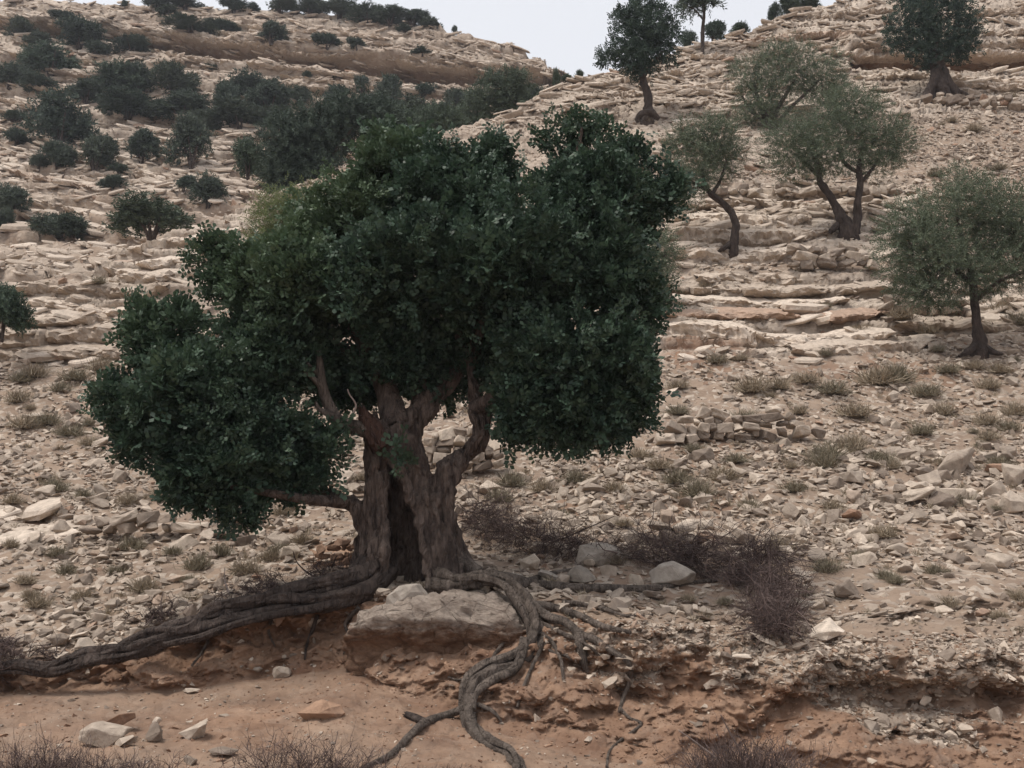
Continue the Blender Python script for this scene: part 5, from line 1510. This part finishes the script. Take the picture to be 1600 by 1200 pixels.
# ------------------------------------------------------------------ dry tufts
def tuft_arrays(seed, n=420, fine=0.75):
    r = np.random.default_rng(seed)
    a_ = r.uniform(0, 2 * np.pi, n); el = r.uniform(0.15, 1.45, n)
    d = np.stack([np.cos(a_) * np.cos(el), np.sin(a_) * np.cos(el), np.sin(el)], -1)
    b0 = np.stack([r.normal(0, .13, n), r.normal(0, .13, n), np.full(n, -0.06)], -1)
    L = r.uniform(.3, .58, n)[:, None]
    mid = b0 + d * L * .55 + r.normal(0, .02, (n, 3))
    tip = b0 + d * L + np.array([0, 0, -.04]) + r.normal(0, .05, (n, 3))
    side = np.cross(d, r.normal(size=(n, 3))); side /= np.linalg.norm(side, axis=1)[:, None]
    w = 0.009 * fine
    V = np.stack([b0 - side * w, b0 + side * w, mid + side * w * .9, tip, mid - side * w * .9], 1).reshape(-1, 3)
    k = np.arange(n)[:, None] * 5
    return V, [np.concatenate([k, k + 1, k + 2, k + 4], 1), np.concatenate([k + 4, k + 2, k + 3], 1)]
tufts = {mk: [] for mk in ('grass', 'grass_green')}
for mk in tufts:
    for i in range(5):
        V, Fc = tuft_arrays(i + 60)
        tufts[mk].append(mesh_np('tuft', V, Fc, M[mk]))
tuft_px = [(1175, 602, 26), (1215, 600, 20), (1260, 590, 22), (1300, 605, 26), (1335, 640, 28), (1370, 588, 34), (1400, 585, 30), (1445, 610, 24), (1165, 652, 22), (1290, 705, 30), (1285, 720, 26), (1375, 715, 24), (1330, 692, 26), (1440, 670, 20), (1475, 640, 20), (1540, 655, 22), (1545, 680, 18), (1575, 665, 20), (1480, 575, 20), (1520, 570, 18), (1560, 575, 20), (1585, 640, 22), (1545, 600, 18),
           (1090, 765, 26), (1130, 740, 22), (1060, 745, 24), (1215, 850, 22), (1380, 830, 22), (1300, 790, 18), (1240, 760, 20), (1170, 790, 18), (1500, 780, 22), (1560, 720, 16), (1460, 890, 18), (1480, 940, 18), (1560, 960, 14), (1590, 930, 18), (1290, 885, 22), (1400, 905, 14),
           (385, 888, 24), (225, 915, 22), (310, 880, 22), (345, 860, 18), (440, 860, 22), (90, 862, 18), (40, 905, 16), (180, 890, 16), (60, 940, 20), (270, 860, 14), (130, 930, 18), (205, 850, 20),
           (40, 660, 24), (75, 655, 20), (110, 672, 22), (140, 690, 16), (30, 620, 20), (55, 580, 22), (120, 585, 24), (160, 570, 20), (205, 690, 18), (85, 755, 16), (200, 780, 18), (130, 770, 14), (250, 770, 16), (20, 780, 14), (35, 590, 18), (95, 605, 16),
           (1410, 490, 22), (1450, 515, 18), (1345, 512, 14), (1560, 480, 18), (1590, 500, 20), (1120, 560, 18), (1060, 600, 18), (1060, 640, 18), (1460, 270, 14), (1520, 200, 14), (1560, 260, 14), (1580, 150, 12), (1540, 300, 14), (1430, 310, 12), (1390, 320, 12), (900, 745, 22), (960, 760, 20), (850, 760, 20), (800, 750, 22), (780, 775, 20), (1000, 710, 18), (1030, 725, 20), (1085, 700, 16), (1150, 715, 18)]
r2 = np.random.default_rng(21)
tuft_list = [(x, y, s) for x, y, s in tuft_px]
for _ in range(110):
    x, y = r2.uniform(0, 1600), r2.uniform(180, 940)
    if 420 < x < 1000 and y < 720: continue
    if y < 330 and x < 900: continue
    tuft_list.append((x, y, r2.uniform(8, 15) * (0.6 + (y / 900) * 0.6)))
for (x, y, s) in tuft_list:
    green = r2.random() < 0.4
    g = ground(x, y + s * 0.3)
    k = g[1] / F
    o = link('grass_tuft', tufts['grass_green' if green else 'grass'][int(r2.integers(5))], None, tuple(g))
    o.rotation_euler = (0, 0, r2.uniform(0, 6.28))
    w = s * 2.7 * k
    o.scale = (w, w, w * r2.uniform(0.8, 1.1))
    place = ('on the slope among the olive trees' if y < 560 else 'below the layered outcrop' if x < 640 else 'in the open scree' if y < 870 else 'on the gravel shelf')
    tag(o, ('grey-green' if green else 'straw-coloured') + ' dry grass tuft ' + place, 'grass tuft', ('green' if green else 'dry') + ' tufts ' + place)
# finer grass that cannot be counted
pg, ng = pick(dens * np.where(cy > 500, 1, .5), 900)
sp = Soup()
tv = [tuft_arrays(90 + i, 40, 1.6) for i in range(4)]
for k in range(4):
    V, Fc = tv[k]
    s = pg[k::4]
    sc = rng.uniform(0.12, 0.34, (len(s), 1, 1))
    W = (V[None] * sc + s[:, None, :]).reshape(-1, 3)
    off = (np.arange(len(s)) * len(V))[:, None, None]
    sp.add(W, [(f[None] + off).reshape(-1, f.shape[1]) for f in Fc])
tag(link('dry_grass', sp.mesh('dry_grass', M['grass'])), 'sparse dry grass between the stones', 'grass', kind='stuff')

# ------------------------------------------------------------------ dead brush
def crooked(P0, D, L, K=5, wob=0.25):
    n = len(P0)
    pts = [P0]; d = D / np.linalg.norm(D, axis=1)[:, None]
    for k in range(K - 1):
        d = d + rng.normal(0, wob, (n, 3)); d /= np.linalg.norm(d, axis=1)[:, None]
        pts.append(pts[-1] + d * (L / (K - 1))[:, None])
    return np.stack(pts, 1)
def brush_soup(P0, D, L, r0, side=2, wob=.25):
    A1 = crooked(P0, D, L, 6, wob)
    R = r0[:, None] * np.linspace(1, .35, A1.shape[1])[None]
    out = [(A1, R)]
    for s in range(side):
        j = rng.integers(1, A1.shape[1] - 1, len(P0))
        b = A1[np.arange(len(P0)), j]
        dd = D / np.linalg.norm(D, axis=1)[:, None] + rng.normal(0, .7, D.shape)
        A2 = crooked(b, dd, L * rng.uniform(.3, .6, len(P0)), 4, .3)
        out.append((A2, (r0 * .6)[:, None] * np.linspace(1, .4, 4)[None]))
    sp = Soup()
    for a_, r_ in out:
        sp.add(*twigs(a_, r_))
    return sp
def brush_pile(path, n, label, L=(0.2, 0.85), name='brush_pile', up=0.5, mat='brush', cat='brush', thick=6, lift=0.5):
    """path: (px, py, half width px, half height px) of the heap; py at its middle"""
    pt = np.array(path, float)
    t = np.linspace(0, 1, len(pt))
    org = ground(*pt[len(pt) // 2][:2])
    root = thing(name, tuple(org), label, cat)
    wgt = pt[:, 2] * pt[:, 3]
    u = rng.random(n)
    c = np.stack([np.interp(u, t, pt[:, i]) for i in range(4)], 1)
    nk = max(12, n // 28)
    ck = rand_dirs(nk) * (rng.random(nk) ** 0.4)[:, None]; cu = rng.random(nk)
    wk = rng.integers(0, nk, n)
    u = np.clip(cu[wk] + rng.normal(0, .03, n), 0, 1)
    c = np.stack([np.interp(u, t, pt[:, i]) for i in range(4)], 1)
    e = ck[wk] + rng.normal(0, .2, (n, 3))
    px_, py_ = c[:, 0] + e[:, 0] * c[:, 2], c[:, 1] + e[:, 2] * c[:, 3]
    Yg = np.array([depth_at(a_, b_ + h_ * 0.7) for a_, b_, h_ in zip(c[:, 0], c[:, 1], c[:, 3])])
    Yd = Yg + e[:, 1] * c[:, 3] * Yg / F * 1.3
    P0 = at(px_, py_, Yd)
    D = rng.normal(0, 1, (n, 3)) * np.array([1, 1, .55]) + np.array([0, 0, up * .4]) + e * 0.15
    ln = L[0] + (L[1] - L[0]) * rng.random(n) ** 1.8
    sp = brush_soup(P0, D, ln, .002 + .007 * rng.random(n) ** 3, 3, .42)
    link('twigs', sp.mesh('twigs', M[mat], False, org), root)
    k = rng.choice(n, thick, replace=False)
    for i in k:
        A1 = crooked(P0[i:i + 1], D[i:i + 1] * np.array([1, 1, .4]), np.array([ln[i] * 1.6]), 5, .2)[0]
        sp = Soup(); sp.add(*tube(A1 - org, np.linspace(.013, .005, 5), 14, 6))
        link('branch', sp.mesh('branch', M['brush_pale' if rng.random() < .35 else 'brush']), root)
    return root
brush_pile([(735, 800, 34, 30), (790, 838, 50, 26), (870, 850, 60, 24), (960, 862, 60, 22), (1050, 870, 55, 26), (1120, 876, 50, 36)], 1500, 'long heap of dead thorny brush stretching from the carob trunk along the bank top', thick=10)
brush_pile([(1120, 882, 45, 36), (1175, 885, 64, 46), (1210, 905, 50, 44), (1200, 950, 38, 30), (1214, 985, 20, 14)], 1350, 'dense mound of dead thorny brush hanging over the bank rim', L=(.15, .75), up=0.15, thick=10)
brush_pile([(330, 950, 40, 16), (420, 915, 50, 20), (500, 898, 45, 18), (560, 890, 20, 14)], 420, 'dead twigs tangled on top of the long dark root', L=(.15, .4), thick=3)
brush_pile([(-30, 1030, 40, 30), (25, 1030, 34, 28), (70, 1020, 20, 14)], 380, 'dark dead brush at the thin end of the long root', L=(.15, .4), thick=3)
brush_pile([(230, 970, 30, 14), (280, 955, 30, 12)], 120, 'few dead twigs lying on the bend of the long dark root', L=(.12, .3), thick=2)
def dead_shrub(px, py, Y, spread, h, n, label, pale=0):
    base = at(px, py, Y)
    root = thing('dead_shrub', tuple(base), label, 'shrub')
    k = Y / F
    a_ = rng.uniform(0, 6.28, n)
    P0 = base + np.stack([rng.normal(0, spread * k * .55, n), rng.normal(0, spread * k * .3, n), np.full(n, -.02)], 1)
    D = np.stack([np.cos(a_) * .5, np.sin(a_) * .5, np.full(n, 1.0)], 1) + rng.normal(0, .25, (n, 3))
    sp = brush_soup(P0, D, rng.uniform(.45, 1.0, n) * h * k, rng.uniform(.002, .005, n), 4)
    link('twigs', sp.mesh('twigs', M['brush'], False, base), root)
    for i in range(pale):
        p0 = base + np.array([rng.normal(0, spread * k * .5), rng.normal(0, .1), 0])
        A1 = crooked(p0[None], np.array([[rng.normal(0, .3), rng.normal(0, .2), 1.0]]), np.array([h * k * 1.25]), 6, .15)[0]
        sp = Soup(); sp.add(*tube(A1 - base, np.linspace(.011, .005, 6), 20, 6, rough=.2))
        link('stem', sp.mesh('stem', M['brush_pale']), root)
dead_shrub(60, 1228, 8.7, 85, 78, 300, 'dense purplish dead shrub at the edge of the earth floor near the flat-topped stone')
dead_shrub(200, 1228, 8.6, 70, 58, 170, 'low purplish dead shrub in front of the white slab')
dead_shrub(460, 1225, 8.7, 75, 92, 120, 'sparse twiggy dead shrub in front of the smooth earth hump')
dead_shrub(555, 1222, 8.8, 40, 75, 60, 'thin dead shrub beside the forked root end')
dead_shrub(690, 1225, 8.7, 40, 34, 50, 'very low dead shrub beside the front root tip')
dead_shrub(1165, 1228, 9.2, 75, 88, 420, 'dense dark dead shrub with bleached stems at the bank foot', 2)

# ------------------------------------------------------------------ thin summer haze over the slopes
def haze(density):
    x0, x1, y0, y1, z0, z1 = -1000.0, 1000.0, -1000.0, 1000.0, -2.6, 110.0
    V = [(x, y, z) for x in (x0, x1) for y in (y0, y1) for z in (z0, z1)]
    Fq = np.array([[0, 1, 3, 2], [4, 6, 7, 5], [0, 4, 5, 1], [2, 3, 7, 6], [0, 2, 6, 4], [1, 5, 7, 3]])
    m = bpy.data.materials.new('haze'); m.use_nodes = True
    nt = m.node_tree
    nt.nodes.remove(nt.nodes['Principled BSDF'])
    v = nt.nodes.new('ShaderNodeVolumePrincipled')
    v.inputs['Color'].default_value = (0.86, 0.9, 1.0, 1)
    v.inputs['Density'].default_value = density
    v.inputs['Anisotropy'].default_value = 0.1
    nt.links.new(v.outputs[0], nt.nodes['Material Output'].inputs['Volume'])
    tag(link('haze', mesh_np('haze', V, Fq, m)), 'thin pale haze over the slopes', 'haze', kind='stuff')
haze(0.00042)
